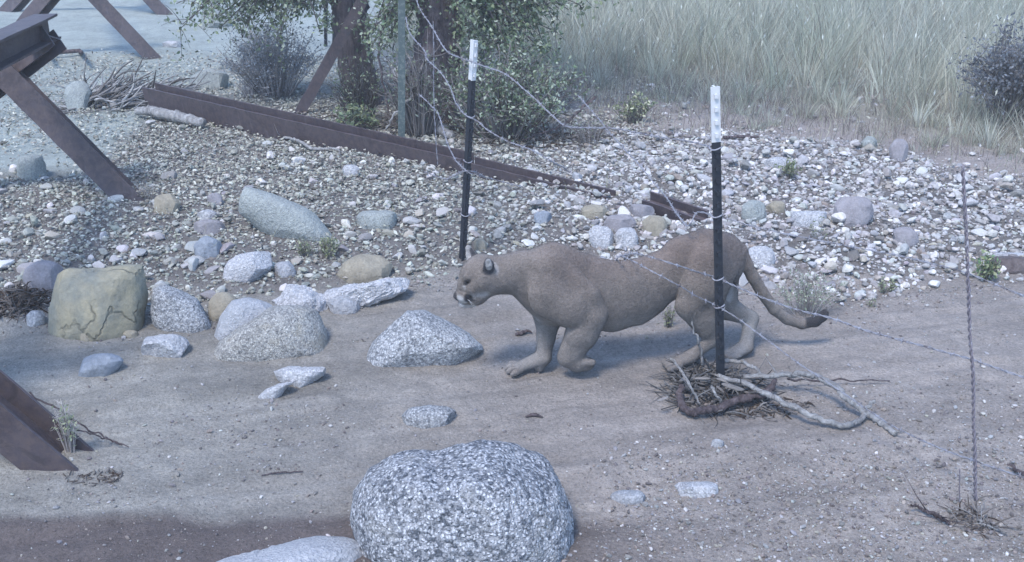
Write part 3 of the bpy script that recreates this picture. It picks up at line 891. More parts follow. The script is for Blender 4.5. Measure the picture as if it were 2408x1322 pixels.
Lb = G(1089, 612); Lt = AtY(1117, 95, Lb[1])
Rb = G(1694, 894); Rt = AtY(1681, 204, Rb[1]); Rt2 = Rt
tpost('fence post with rusty white tip standing behind the cougar head', Lb, Lt, .22, 'post_dark', .75, .030, (.86, .60, .28))
def zpix(b, t_, py):          # height along the post seen at a photo row
    for z in np.linspace(0, 1, 400):
        q = b+(t_-b)*z
        if proj(*q)[1] <= py: return z*np.linalg.norm(t_-b)
    return np.linalg.norm(t_-b)
tpost('fence post with clean white tip in front of the cougar hindquarters', Rb, Rt, zpix(Rb, Rt, 204)-zpix(Rb, Rt, 334), 'post_dark', .12, .038,
      tuple(zpix(Rb, Rt, y) for y in (350, 507, 655, 720)))
gb = G(944, 338); gt = AtY(944, -60, gb[1])
tpost('faded green fence post at the foot of the right trunk', gb, gt, 0, 'post_green', .4, .055, (), False)
p = G(766, 108); q = AtY(764, -110, p[1])
tpost('left of two thin dark posts beyond the left trunk', p, q, 0, 'post_dark', .3, .04, (), False)
p = G(785, 100); q = AtY(789, -110, p[1])
tpost('right of two thin dark posts beyond the left trunk', p, q, 0, 'post_dark', .3, .04, (), False)

fn = np.cross(Rb-Lb, np.array([0, 0, 1.0])); fn /= np.linalg.norm(fn)
if fn[1] > 0: fn = -fn           # towards the viewer
def FP(px, py, off=0.0):         # a point in the fence's vertical plane, shifted towards the viewer
    return plane_hit(px, py, Lb+fn*off, fn)

def barbed(name, label, pts, r=.0022, step=.10, mat='wire', twist=.045, seed=1, barbs=True, cat='barbed wire', group='fence wires'):
    rr = np.random.default_rng(seed)
    P = smooth_line(pts, 60*len(pts))
    seg = np.linalg.norm(np.diff(P, axis=0), axis=1); S = np.concatenate([[0], np.cumsum(seg)])
    n = int(S[-1]/.011)+2
    s = np.linspace(0, S[-1], n); C = np.stack([np.interp(s, S, P[:, k]) for k in range(3)], -1)
    C += np.stack([fbm(s*4, s*0+seed*3.3+k, 5)*.006 for k in range(3)], -1)
    T = np.gradient(C, axis=0); T /= np.linalg.norm(T, axis=1)[:, None]
    ref = np.array([.3, .8, .5]); U = np.cross(T, ref); U /= np.linalg.norm(U, axis=1)[:, None]; W = np.cross(T, U)
    mb = MB()
    for k in (0, math.pi):
        a = s/twist*2*math.pi*.5+k
        mb.tube(C+(np.cos(a)[:, None]*U+np.sin(a)[:, None]*W)*r*1.15, r, 4)
    if barbs:
        x = step*rr.uniform(.2, .9)
        while x < S[-1]:
            i = int(x/S[-1]*(n-1))
            for q in range(2):
                d = rr.normal(size=3); d /= np.linalg.norm(d); d = d-T[i]*np.dot(d, T[i])*.7; d /= np.linalg.norm(d)
                mb.tube([C[i]-d*.015, C[i]+T[i]*.002, C[i]+d*.015], [.0007, .0026, .0007], 4)
            mb.tube([C[i]-T[i]*.006, C[i]+T[i]*.006], [.0048, .0048], 5)
            x += step*rr.uniform(.85, 1.15)
    o = mb.build(name, M[mat]); tag(o, label, cat, group)
    return o

F0 = FP
barbed('barbed_wire', 'top barbed wire sagging from the left post tip to the right post, kinked', [AtY(975, -30, 7.2), AtY(985, 15, 7.0), AtY(1018, 66, 6.8), AtY(1055, 122, 6.5), FP(1112, 146, .02), FP(1150, 160), FP(1190, 176), FP(1258, 232), FP(1310, 282), FP(1340, 298), FP(1400, 300), FP(1450, 302), FP(1540, 320), FP(1620, 333), FP(1682, 349, .03)], seed=1)
barbed('barbed_wire', 'slack barbed wire with a wavy drop passing the left post at mid height', [AtY(955, 40, 7.3), AtY(965, 80, 7.1), AtY(1000, 122, 6.8), AtY(1004, 138, 6.7), AtY(1038, 172, 6.6), AtY(1058, 205, 6.5), AtY(1072, 242, 6.4), FP(1092, 268, .03), FP(1125, 286), FP(1150, 308), FP(1200, 335), FP(1250, 352), FP(1300, 380), AtY(1340, 405, 6.0)], seed=2)
barbed('barbed_wire', 'loose wire hanging from the trunk down to the foot of the left post', [AtY(985, 222, 7.3), AtY(1010, 245, 7.2), AtY(1032, 270, 7.0), AtY(1050, 330, 6.8), AtY(1068, 372, 6.6), FP(1098, 402, .03), FP(1112, 410)], seed=3)
barbed('wire_stay', 'thin vertical wire stay hanging left of the left post', [AtY(1019, 50, 6.8), AtY(1019, 150, 6.8), AtY(1021, 250, 6.8), AtY(1026, 330, 6.8), AtY(1031, 388, 6.8)], r=.002, seed=4, barbs=False, cat='wire')
barbed('barbed_wire', 'upper of two barbed wires crossing in front of the cougar rump and tail', [FP(1452, 602, -.02)+np.array([0,.0,0]), FP(1490, 597, .30), FP(1520, 603, .36), FP(1600, 627, .26), FP(1684, 655, .035), FP(1760, 688, .05), FP(1850, 722, .04), FP(1945, 747, .02), FP(2050, 782), FP(2160, 812), FP(2288, 846), FP(2408, 886), FP(2520, 925)], seed=5)
barbed('barbed_wire', 'lower of two barbed wires crossing in front of the cougar flank, slanting down right', [FP(1446, 612, .25), FP(1462, 603, .34), FP(1520, 632, .36), FP(1580, 664, .30), FP(1640, 696, .14), FP(1686, 718, .035), FP(1740, 752), FP(1800, 796), FP(1900, 868), FP(2010, 944), FP(2100, 1000), FP(2200, 1048), FP(2290, 1082), FP(2408, 1124), FP(2500, 1150)], seed=6, r=.0018)
barbed('barbed_wire', 'middle barbed wire over the gravel between right post and twisted stay', [FP(1686, 508, .03), FP(1800, 540), FP(1950, 572), FP(2100, 600), FP(2200, 622), FP(2275, 642), FP(2340, 668), FP(2408, 696), FP(2520, 740)], seed=7, r=.0018)
barbed('barbed_wire', 'faint barbed wire running down from the grass to the buried beam end', [AtY(1360, 225, 7.4), AtY(1400, 270, 7.0), AtY(1450, 330, 6.6), AtY(1500, 385, 6.2), AtY(1560, 455, 5.8), FP(1612, 528, .0), FP(1640, 500, 0), FP(1684, 509, .03)], seed=8, r=.0022)
st = FP(2297, 1238); 
barbed('wire_stay', 'twisted wire stay standing upright at the right, tied to the fence wires', [AtY(2262, 388, st[1]), AtY(2268, 500, st[1]), AtY(2275, 640, st[1]), AtY(2280, 760, st[1]), AtY(2286, 870, st[1]), AtY(2289, 980, st[1]), AtY(2293, 1080, st[1]), AtY(2295, 1160, st[1]), AtY(2298, 1245, st[1])], r=.0036, twist=.03, seed=9, barbs=False, mat='wire_old', cat='wire')
barbed('wire_stay', 'thin broken wire stay beside the twisted one, low on the gravel', [AtY(2258, 1100, st[1]), AtY(2256, 1160, st[1]), AtY(2258, 1215, st[1])], r=.0014, seed=10, barbs=False, mat='wire_old', cat='wire')
barbed('barbed_wire', 'wire lying in the bank past the left post, curling to the beam', [G(1000, 405, .05), G(1050, 420, .12), FP(1100, 402, .05), G(1150, 420, .1), G(1230, 440, .06)], seed=11)

# ------------------------------------------------------------------ branches and brush
def br_tone(v=.3, warm=.04): 
    k = v*rng.uniform(.6, 1.4); return (k+warm*.4, k, k-warm*.2)

def branch(name, label, pts, r, mat='wood_pale', twigs=0, cat='branch', group=None, wob=.01, seg=7, seed=0):
    rr = np.random.default_rng(seed+len(pts))
    mb = MB(); P = smooth_line(pts, 12*len(pts))
    P = P+np.stack([fbm(np.arange(len(P))*.3, np.full(len(P), seed+k*5.), 3+k)*wob for k in range(3)], -1)
    r = np.atleast_1d(r)
    R = np.interp(np.linspace(0, 1, len(P)), np.linspace(0, 1, len(r)), r)
    R = R*(1+.12*np.sin(np.arange(len(P))*1.7)*rr.random(len(P)))
    for k in range(3, len(P)-2, 9): R[k] *= 1.25
    V, Q, T = tube_arr(P, R, seg); mb.add(V, Q, T)
    for k in range(twigs):
        i = rr.integers(2, len(P)-1); d = rr.normal(size=3); d[2] = abs(d[2])*.8; d /= np.linalg.norm(d)
        L = rr.uniform(.05, .16)
        mb.tube([P[i], P[i]+d*L*.5, P[i]+d*L+rr.normal(0, .02, 3)], [R[i]*.4, R[i]*.25, .0008], 5)
    o = mb.build(name, M[mat]); tag(o, label, cat, group); return o

def rest(px, py, h=.02): return G(px, py, h)

branch('branch', 'thick pale curved branch looping over the sand to a hooked tip, right of the post', [rest(1688, 884, .06), rest(1760, 905, .09), rest(1850, 950, .07), rest(1925, 984, .04), rest(1985, 1000, .02), rest(2022, 988, .02), rest(2036, 958, .05), rest(2060, 942, .08)], [.011, .013, .012, .011, .006], seed=1)
branch('branch', 'long arched grey branch reaching down to the right in front of the post', [rest(1752, 888, .05), rest(1830, 882, .09), rest(1900, 880, .11), rest(1952, 902, .10), rest(2002, 945, .06), rest(2052, 982, .02), rest(2108, 1022, .012)], [.011, .013, .014, .014, .011], twigs=6, seed=2)
branch('branch', 'short pale branch arching from the foot of the right post', [rest(1702, 852, .05), rest(1738, 848, .07), rest(1770, 862, .06), rest(1800, 890, .03)], [.010, .009, .006], seed=3)
branch('twig', 'thin straight dark twig lying on the sand above the arched branch', [rest(1850, 893, .05), rest(1960, 893, .03), rest(2090, 897, .02)], [.005, .004, .002], 'wood_dark', seed=4)
branch('branch', 'thick dark root bent around the bottom of the brush pile', [rest(1602, 905, .08), rest(1598, 940, .04), rest(1622, 968, .03), rest(1680, 960, .04), rest(1740, 938, .05), rest(1800, 922, .06), rest(1826, 892, .08)], [.012, .015, .017, .016, .018, .020, .008], 'wood_dark', seed=5)
branch('branch', 'slim dry stick standing out of the brush pile to the upper left', [rest(1655, 858, .02), rest(1640, 855, .22), rest(1621, 852, .42)][:1]+[AtY(1640, 800, G(1655, 872)[1]), AtY(1622, 746, G(1655, 872)[1])], [.006, .005, .003], seed=6)
branch('twig', 'pale stick slanting across the left of the brush pile', [rest(1578, 842, .10), rest(1612, 890, .12), rest(1648, 950, .03)], [.005, .006, .004], seed=7)
branch('twig', 'pale forked twig at the front of the brush pile', [rest(1674, 905, .10), rest(1680, 925, .08), rest(1698, 945, .03)], [.005, .005, .004], seed=8)
branch('twig', 'dark stick poking in from the right edge above the gravel', [rest(2372, 1088, .03), rest(2400, 1112, .02), rest(2450, 1140, .02)], [.004, .008, .009], 'wood_dark', seed=9)
branch('twig', 'dark crooked stick lying left of the twisted wire stay', [rest(2140, 1188, .03), rest(2170, 1198, .02), rest(2205, 1216, .02), rest(2236, 1232, .01)], [.003, .006, .008, .005], 'wood_dark', 4, seed=10)
branch('twig', 'grey stick on the ground at the foot of the twisted stay', [rest(2298, 1222, .02), rest(2330, 1240, .015), rest(2370, 1256, .01)], [.005, .004, .002], seed=11, twigs=3)
branch('branch', 'bleached crooked branch lying below the fallen beam', [rest(662, 322, .03), rest(700, 330, .05), rest(740, 350, .04), rest(790, 350, .03), rest(800, 360, .03)], [.010, .012, .013, .010, .006], seed=12, twigs=3)
branch('log', 'pale barkless log in front of the left end of the fallen beam', [rest(318, 262, .05), rest(360, 262, .07), rest(420, 276, .07), rest(478, 290, .06)], [.030, .045, .05, .04], seed=13, cat='log')
branch('log', 'pale dead limb leaning at the foot of the right trunk', [AtY(930, 165, 9.0), AtY(955, 215, 8.9), rest(985, 262, .15), rest(1030, 300, .06), rest(1062, 322, .03)], [.035, .045, .05, .05, .03], seed=14, cat='log')
branch('twig', 'small black twig on the sand in front of the cougar planted paw', [rest(1212, 786, .008), rest(1226, 784, .012), rest(1240, 778, .015), rest(1252, 783, .008)], [.006, .010, .008, .003], 'wood_dark', seed=15, wob=.002)
branch('twig', 'little dark chip of wood on the sand right of the flat buried rock', [rest(1236, 980, .006), rest(1256, 975, .010), rest(1276, 981, .005)], [.003, .009, .003], 'wood_dark', seed=16, wob=.002)
branch('twig', 'thin dark twig lying in the sand left of the big boulder', [rest(615, 1118, .006), rest(650, 1112, .008), rest(712, 1110, .005)], [.002, .0035, .002], 'wood_dark', seed=17, wob=.004)
branch('cane', 'long dark dry stem arching down to the sand beside the near barrier leg', [AtY(70, 925, 4.05), rest(140, 965, .13), rest(220, 1015, .06), rest(302, 1052, .008)], [.004, .004, .0035, .002], 'wood_dark', seed=18, cat='stem')
branch('cane', 'shorter dry stem crossing the long one beside the near barrier leg', [rest(150, 1000, .10), rest(210, 1018, .08), rest(262, 1036, .02), rest(285, 1046, .006)], [.003, .003, .002], 'wood_dark', seed=19, cat='stem')

def brushpile(name, label, cx, cy, w, h, n, length, rad, tall, mat='twigs', tone=.14, cat='brush', flatness=.5, seed=0, warm=.03, leaf=0, dirx=None):
    rr = np.random.default_rng(seed)
    c = G(cx, cy); s = pxm(c); mb = MB()
    rx = w/2/s; ry = h/2/s/ .42
    for k in range(n):
        a = rr.uniform(0, 6.28); q = math.sqrt(rr.random())
        x = c[0]+math.cos(a)*q*rx; y = c[1]+math.sin(a)*q*ry
        z = float(hz(x, y))+abs(rr.normal(0, tall*.4))*(1-q*.7)
        d = rr.normal(size=3); d[2] *= flatness
        if dirx is not None: d = d*.45+np.asarray(dirx)*rr.choice([1, 1, -1])
        d /= np.linalg.norm(d); L = length*rr.uniform(.35, 1.2)
        P = np.array([[x, y, z], [x, y, z]+d*L*.5+rr.normal(0, L*.08, 3), [x, y, z]+d*L+rr.normal(0, L*.12, 3)])
        P[:, 2] = np.maximum(P[:, 2], hz(P[:, 0], P[:, 1])+.003)
        v = tone*rr.uniform(.35, 2.2); R = rad*rr.uniform(.4, 1.3)
        mb.tube(P, [R, R*.8, R*.35], 4, 6, (v+warm*.5, v, v-warm*.3))
    o = mb.build(name, M[mat]); tag(o, label, cat); return o
brushpile('brush_pile', 'dark tangle of twigs and flood debris piled at the foot of the right post', 1672, 918, 210, 95, 300, .14, .0050, .06, tone=.065, seed=1, flatness=.28, warm=.01)
bk = MB(); rr_ = np.random.default_rng(9); c0 = G(1700, 925)
for k in range(34):
    p_ = c0+np.array([rr_.normal(0, .11), rr_.normal(0, .07), .015+abs(rr_.normal(0, .03))]); a_ = rr_.uniform(0, 3.14); L_ = rr_.uniform(.04, .14)
    d_ = np.array([math.cos(a_), math.sin(a_)*.6, rr_.normal(0, .25)])
    V_, F_ = PROTO[2][k % 14]; v_ = .11*rr_.uniform(.4, 1.8)
    s_ = np.cross(d_, [0, 0, 1]); s_ /= np.linalg.norm(s_)
    bk.add(V_[:, 0:1]*d_*L_/2+V_[:, 1:2]*s_*L_*.14+V_[:, 2:3]*np.array([0, 0, 1])*L_*.08+p_, None, F_, (v_*1.1, v_, v_*.93))
tag(bk.build('bark_debris', M['twigs'], None, False), None, None, None, 'stuff')
brushpile('flood_debris', 'low scatter of dark bark and leaves in front of the brush pile', 1760, 962, 300, 42, 160, .06, .006, .02, tone=.08, seed=2, flatness=.1)
brushpile('brush_heap', 'grey heap of tangled dead branches at the left end of the fallen beam', 270, 245, 230, 80, 420, .42, .012, .22, tone=.15, seed=3, flatness=.3, warm=.015, dirx=(1, .25, .30))
brushpile('dead_weed', 'small dark dry weed at the foot of the twisted wire stay', 2290, 1228, 90, 40, 60, .10, .003, .05, tone=.08, seed=4)
brushpile('dead_weed', 'dark brushy litter left of the squared mustard rock', 45, 715, 120, 60, 240, .12, .006, .10, tone=.05, seed=5, flatness=.3)
brushpile('debris_bits', 'dark leaf crumbs on the sand below the near barrier leg', 225, 1125, 150, 30, 70, .04, .003, .01, tone=.06, seed=6, flatness=.1)

def shrub(name, label, cx, cy, w, hgt, nst, nleaf, lsize, tones, seed=0, cat='shrub', spread=1.0, stem=.10, group=None, rad=.004, up=.75, depth=.6, leaflow=.15):
    """stems fanning from one foot with leaves scattered along them; parts: stems, foliage"""
    rr = np.random.default_rng(seed); c = G(cx, cy); s = pxm(c)
    H = hgt/s; Wd = w/s
    e = empty(name, tuple(c)); tag(e, label, cat, group)
    mb = MB(); tips = []
    for k in range(nst):
        a = rr.uniform(0, 6.28); q = rr.random()**.6
        top = np.array([math.cos(a)*q*Wd/2*spread, math.sin(a)*q*Wd/2*depth, H*(1-.45*q*q)*rr.uniform(.55, 1.05)])
        b = np.array([top[0]*.25, top[1]*.25, -.03])
        mid = b*.5+top*.5+np.array([0, 0, H*.12])+rr.normal(0, Wd*.04, 3)
        P = smooth_line([b, mid, top], 9)
        v = stem*rr.uniform(.5, 1.6)
        V, Q, T = tube_arr(P, np.linspace(rad, rad*.3, 9), 4); mb.add(V, Q, T, (v*1.1, v, v*.95)); tips.append(P)
        for j in range(3):
            i = rr.integers(3, 8); d = rr.normal(size=3); d[2] = abs(d[2]); d /= np.linalg.norm(d); L = H*rr.uniform(.08, .25)
            Pq = np.array([P[i], P[i]+d*L*.6, P[i]+d*L+np.array([0, 0, L*.1])])
            V, Q, T = tube_arr(Pq, [rad*.5, rad*.4, rad*.2], 3); mb.add(V, Q, T, (v*1.1, v, v*.95)); tips.append(smooth_line(Pq, 9))
    o = mb.build('stems', M['twigs']); o.parent = e
    if nleaf:
        TP = np.array(tips); i = rr.integers(0, len(TP), nleaf); j = np.clip((leaflow+rr.random(nleaf)**.7*(1-leaflow))*8.99, 0, 8).astype(int)
        C = TP[i, j]+rr.normal(0, Wd*.025, (nleaf, 3))
        o = leaves_mesh('foliage', C, lsize, tones, rr); o.parent = e
    return e

def leaves_mesh(name, C, size, tones, rr, elong=.5, droop=0.0, mat='leaf'):
    n = len(C)
    u = rr.normal(size=(n, 3)); u[:, 2] -= droop; u /= np.linalg.norm(u, axis=1)[:, None]
    v = np.cross(u, rr.normal(size=(n, 3))); v /= np.linalg.norm(v, axis=1)[:, None]; w = np.cross(u, v)
    L = (size*rr.uniform(.6, 1.3, n))[:, None]
    P = np.stack([C, C+u*L*.5+v*L*elong*.5+w*L*.06, C+u*L, C+u*L*.5-v*L*elong*.5+w*L*.06], 1)
    t = np.asarray(tones)[rr.integers(0, len(tones), n)]*rr.uniform(.7, 1.3, (n, 1))
    me = mesh_np(name, P.reshape(-1, 3), np.arange(n*4).reshape(-1, 4), False, np.repeat(t, 4, 0))
    return link(name, me, M[mat])

GREY_G = [(.13, .18, .10), (.20, .25, .15), (.31, .36, .26), (.09, .12, .07), (.40, .43, .34)]
YEL_G = [(.22, .25, .13), (.29, .31, .18), (.17, .20, .11), (.36, .37, .25)]
BLUE_G = [(.24, .26, .28), (.18, .195, .21), (.33, .345, .37)]
shrub('bush', 'fine-twigged blue-grey bush left of the leaning beam', 650, 226, 290, 175, 160, 5600, .024, BLUE_G, 1, 'bush', rad=.005, stem=.24, depth=.9)
shrub('bush', 'pale wiry dead bush behind the fallen beam', 590, 228, 90, 60, 40, 200, .015, BLUE_G, 2, 'bush', stem=.38)
shrub('bush', 'leafy grey-green bush sprawling right of the trunks', 1190, 325, 390, 225, 150, 3900, .036, GREY_G, 3, 'bush', rad=.007, stem=.13, depth=.8)
shrub('bush', 'low leafy plant at the foot of the left trunk', 835, 312, 130, 70, 26, 420, .045, GREY_G[:3]+YEL_G[:2], 4, 'bush')
shrub('bush', 'dark blue-grey bush in the grass at the right edge', 2385, 292, 330, 235, 150, 5200, .035, [(.14, .15, .165), (.19, .20, .215), (.10, .105, .12), (.26, .27, .28)], 5, 'bush', rad=.006, stem=.12, depth=.8)
shrub('weed', 'yellow-green flowering weed at the edge of the tall grass', 1490, 288, 130, 70, 30, 420, .035, YEL_G+[(.6, .6, .42)], 6, 'weed')
shrub('weed', 'grey dry weed with bare stems left of the yellow-green weed', 1390, 345, 130, 110, 34, 120, .02, GREY_G, 7, 'weed', stem=.2, rad=.003)
shrub('weed', 'green weed tuft at the right end of the long slab', 776, 606, 66, 62, 40, 420, .018, YEL_G, 8, 'weed', rad=.0018, stem=.2)
shrub('weed', 'pale green weed tuft left of the green tuft below the long slab', 722, 602, 60, 50, 30, 260, .016, YEL_G, 9, 'weed', rad=.0018, stem=.22)
shrub('weed', 'wide wispy grey-green weed behind the end of the tail', 1895, 738, 190, 105, 70, 700, .016, [(.3, .34, .24), (.4, .43, .33), (.22, .25, .18)], 10, 'weed', rad=.002, stem=.25)
shrub('weed', 'bright green little plant at the dark brown slab', 2318, 660, 66, 72, 26, 260, .03, YEL_G[:3]+[(.2, .32, .16)], 11, 'weed', rad=.002)
shrub('weed', 'small yellowish plant in the upper middle of the right bank', 1852, 420, 60, 50, 22, 220, .026, YEL_G, 12, 'weed', rad=.002)
shrub('weed', 'sprig of dry green grass at the edge of the sand right of the tail', 2086, 690, 50, 46, 20, 120, .018, YEL_G, 13, 'weed', rad=.0016)
shrub('weed', 'small sprout on the open sand right of the tail', 2048, 722, 24, 26, 12, 50, .014, YEL_G, 14, 'weed', rad=.0015)
shrub('weed', 'green sprout seen under the cougar belly', 1574, 770, 34, 60, 18, 120, .014, YEL_G, 15, 'weed', rad=.0018)
shrub('weed', 'dry straw-green weed growing against the near barrier leg', 165, 1062, 60, 150, 26, 130, .018, [(.4, .42, .28), (.3, .33, .2)], 16, 'weed', rad=.0018, stem=.32)
shrub('weed', 'dry weed at the foot of the diagonal beam', 345, 470, 70, 50, 26, 80, .016, [(.4, .36, .28), (.3, .27, .2)], 17, 'weed', rad=.002, stem=.26)
shrub('weed', 'tuft of pale weeds in the middle of the right bank', 1925, 560, 60, 55, 18, 90, .014, YEL_G, 18, 'weed', rad=.0015, stem=.25)

branch('twig', 'dark straight stick on the bare earth right of the white-tipped right post', [rest(1700, 323, .03), rest(1740, 322, .03), rest(1784, 323, .02)], [.012, .014, .008], 'wood_dark', seed=51)
fr = G(150, 124); e = empty('low_frame', tuple(fr)); tag(e, 'low dark frame of two stubs and a bar lying far off on the pale wash', 'frame')
mb = MB(); mb.tube([G(104, 124, .05), G(150, 122, .07), G(190, 119, .06)], .022, 6, 8); under(mb.build('bar', M['wood_dark']), e)
for q_ in (112, 190):
    mb = MB(); mb.tube([G(q_, 124, -.02), G(q_, 122, .2)], [.03, .022], 6, 4); under(mb.build('stub', M['wood_dark']), e)
# ------------------------------------------------------------------ trees
def tree(label, base, pts, rad, limbs, clusters, seed):
    rr = np.random.default_rng(seed)
    e = empty('tree', tuple(base)); tag(e, label, 'tree')
    mb = MB()
    def limb(P, R, seg=10, rough=.12):
        P = smooth_line(P, 10*len(P)); R = np.interp(np.linspace(0, 1, len(P)), np.linspace(0, 1, len(R)), R)
        V, Q, T = tube_arr(P, R, seg)
        n = V.copy(); a = np.arange(len(V)) % seg
        ctr = np.repeat(P, seg, 0); body = slice(0, len(P)*seg)
        rad_ = V[body]-ctr
        k = 1+rough*(fbm(a[:len(ctr)]*1.3, np.repeat(np.arange(len(P)), seg)*.45+seed, seed)+.6*np.sin(a[:len(ctr)]*2*math.pi/seg*4+seed))
        V[body] = ctr+rad_*k[:, None]
        mb.add(V, Q, T)
        return P
    limb(pts, rad, 20, .22)
    for P, R in limbs: limb(P, R, 9, .12)
    o = mb.build('trunk', M['bark']); under(o, e)
    br = MB(); C = []
    for (c, r, n, start) in clusters:
        c = np.asarray(c); st_ = np.asarray(start)
        n = int(n*1.5); m = max(5, int(n/100))
        for k in range(m):
            tip = c+rr.normal(size=3)*np.asarray(r)*.55
            P = smooth_line([st_, (st_+tip)/2+rr.normal(0, .10, 3)+np.array([0, 0, .1]), tip], 14)
            V, Q, T = tube_arr(P, np.linspace(.014, .003, 14), 4); br.add(V, Q, T, (.07, .06, .06))
            subs = [P[8:]]
            for q in range(6):
                i = rr.integers(6, 14); d = rr.normal(size=3)*np.array([1, 1, .8]); d[2] -= .25; d /= np.linalg.norm(d)
                Pq = smooth_line([P[i], P[i]+d*.12, P[i]+d*.26+np.array([0, 0, -.05])], 6)
                V, Q, T = tube_arr(Pq, np.linspace(.004, .0015, 6), 3); br.add(V, Q, T, (.09, .08, .08)); subs.append(Pq)
            A = np.vstack(subs); j = rr.integers(0, len(A), int(n/m))
            C.append(A[j]+rr.normal(0, .035, (len(j), 3)))
    o = br.build('branches', M['twigs']); under(o, e)
    o = leaves_mesh('crown', np.vstack(C), .042, GREY_G+[(.16, .2, .12), (.24, .28, .16)], rr, .6, .3); under(o, e)
    return e
b = G(852, 262); y0 = b[1]+.25
T1 = [AtY(862, 290, y0)+np.array([0, 0, -.15]), AtY(852, 240, y0), AtY(838, 150, y0), AtY(826, 60, y0), AtY(820, -20, y0), AtY(812, -140, y0), AtY(800, -330, y0+.1), AtY(770, -560, y0+.2)]
cl = []
for px, py, dy, n, r in [(430, -20, -.2, 500, (.4, .4, .2)), (520, 10, -.3, 1000, (.5, .5, .2)), (610, 20, 0, 1000, (.5, .5, .22)), (690, 0, .2, 900, (.4, .5, .25)), (745, 20, -.2, 500, (.25, .4, .25)), (650, 60, -.1, 350, (.4, .3, .1))]:
    cl.append((AtY(px, py, y0+dy), r, n, AtY(790, -180, y0)))
for k in range(16):
    a = rng.uniform(0, 6.28); q = rng.uniform(.4, 2.0)
    cl.append((T1[-1]+np.array([math.cos(a)*q-.6, math.sin(a)*q, rng.uniform(-.7, 1.0)]), (.6, .6, .4), 520, T1[-1]))
tree('dark-barked tree, left one of the two trunks, with leaves hanging over the wash', (b[0], y0, b[2]), T1, [.24, .17, .145, .15, .15, .14, .11, .08],
     [([T1[5], T1[5]+np.array([-.6, -.1, .35]), T1[5]+np.array([-1.3, -.3, .5])], [.08, .05, .02]), ([T1[6], T1[6]+np.array([.5, .2, .6]), T1[6]+np.array([.9, .3, 1.4])], [.08, .06, .03])], cl, 21)
b = G(1020, 300); y1 = b[1]+.3
T2 = [AtY(1005, 335, y1)+np.array([0, 0, -.1]), AtY(1010, 270, y1), AtY(1022, 170, y1), AtY(1035, 80, y1), AtY(1040, -10, y1), AtY(1052, -150, y1), AtY(1080, -340, y1), AtY(1120, -560, y1)]
cl = []
for px, py, dy, n, r in [(905, 40, -.2, 800, (.12, .4, .28)), (905, 100, .3, 500, (.12, .3, .25)), (1130, 20, -.2, 800, (.3, .4, .25)), (1210, 40, 0, 1100, (.4, .4, .25)), (1270, 90, .1, 900, (.3, .4, .25)), (1160, 110, -.3, 700, (.3, .3, .25)), (1320, 10, 0, 300, (.25, .4, .12)), (1420, -25, 0, 260, (.3, .3, .08)), (1250, 150, 0, 500, (.25, .3, .15))]:
    cl.append((AtY(px, py, y1+dy), r, n, AtY(1060, -150, y1)))
for k in range(16):
    a = rng.uniform(0, 6.28); q = rng.uniform(.4, 2.0)
    cl.append((T2[-1]+np.array([math.cos(a)*q+.5, math.sin(a)*q, rng.uniform(-.7, 1.0)]), (.6, .6, .4), 520, T2[-1]))
tree('dark shaggy-barked tree, right one of the two trunks, behind the green post', (b[0], y1, b[2]), T2, [.30, .22, .19, .185, .18, .16, .12, .09],
     [([T2[3], T2[3]+np.array([-.22, .05, .35]), T2[3]+np.array([-.3, .1, .9])], [.09, .07, .06]), ([T2[5], T2[5]+np.array([.6, -.1, .35]), T2[5]+np.array([1.3, -.3, .3])], [.08, .05, .02])], cl, 22)
shrub('suckers', 'thicket of thin dark shoots growing up around the foot of the right trunk', 990, 325, 210, 230, 90, 350, .03, GREY_G, 31, 'shoots', rad=.006, stem=.13, depth=.7)
shrub('suckers', 'dark twiggy growth around the foot of the left trunk', 850, 290, 160, 170, 90, 350, .03, GREY_G, 32, 'shoots', rad=.005, stem=.06, depth=.7)
brushpile('root_litter', 'dark mat of dead sticks on the ground between the two trunks', 960, 300, 330, 60, 300, .25, .006, .10, tone=.07, seed=33, flatness=.4)
brushpile('root_litter', 'dark sticks and dead stems under the sprawling leafy bush', 1260, 335, 330, 70, 260, .25, .006, .12, tone=.07, seed=34, flatness=.5)

# leaf litter between the stones on the left half of the bank
def litter():
    n = 60000
    def ok(X, Y):
        px, py = proj(X, Y, 0)
        P = sstep(1500, 1000, px-.2*(py-300))*(.25+.75*sstep(600, 430, py+60*fbm(X*2, Y*2, 9)))*sstep(-3.3, -2.9, X)*sstep(700, 620, py)
        P = np.maximum(P, sstep(1750, 1350, px)*sstep(420, 330, py)*.8)
        P *= sstep(150, 190, py+.03*px)
        return rng.random(len(X)) < P
    X, Y = scatter(n, 0, 1800, 150, 700, ok)
    k = Y > bank_edge(X)+.1; X, Y = X[k], Y[k]
    C = np.stack([X, Y, hz(X, Y)+rng.uniform(.004, .04, len(X))], -1)
    u = rng.normal(size=(len(X), 3)); u[:, 2] *= .35; u /= np.linalg.norm(u, axis=1)[:, None]
    v = np.cross(u, np.array([0, 0, 1.0])+rng.normal(0, .4, (len(X), 3))); v /= np.linalg.norm(v, axis=1)[:, None]
    L = rng.uniform(.012, .045, (len(X), 1))
    P = np.stack([C-u*L*.5, C+v*L*.25, C+u*L*.5, C-v*L*.25], 1)
    tn = np.array([(.34, .325, .27), (.26, .235, .20), (.15, .13, .115), (.44, .43, .37), (.29, .29, .23)])[rng.integers(0, 5, len(X))]*rng.uniform(.7, 1.25, (len(X), 1))
    me = mesh_np('leaf_litter', P.reshape(-1, 3), np.arange(len(X)*4).reshape(-1, 4), False, np.repeat(tn, 4, 0))
    tag(link('leaf_litter', me, M['litter']), None, None, None, 'stuff')
litter()

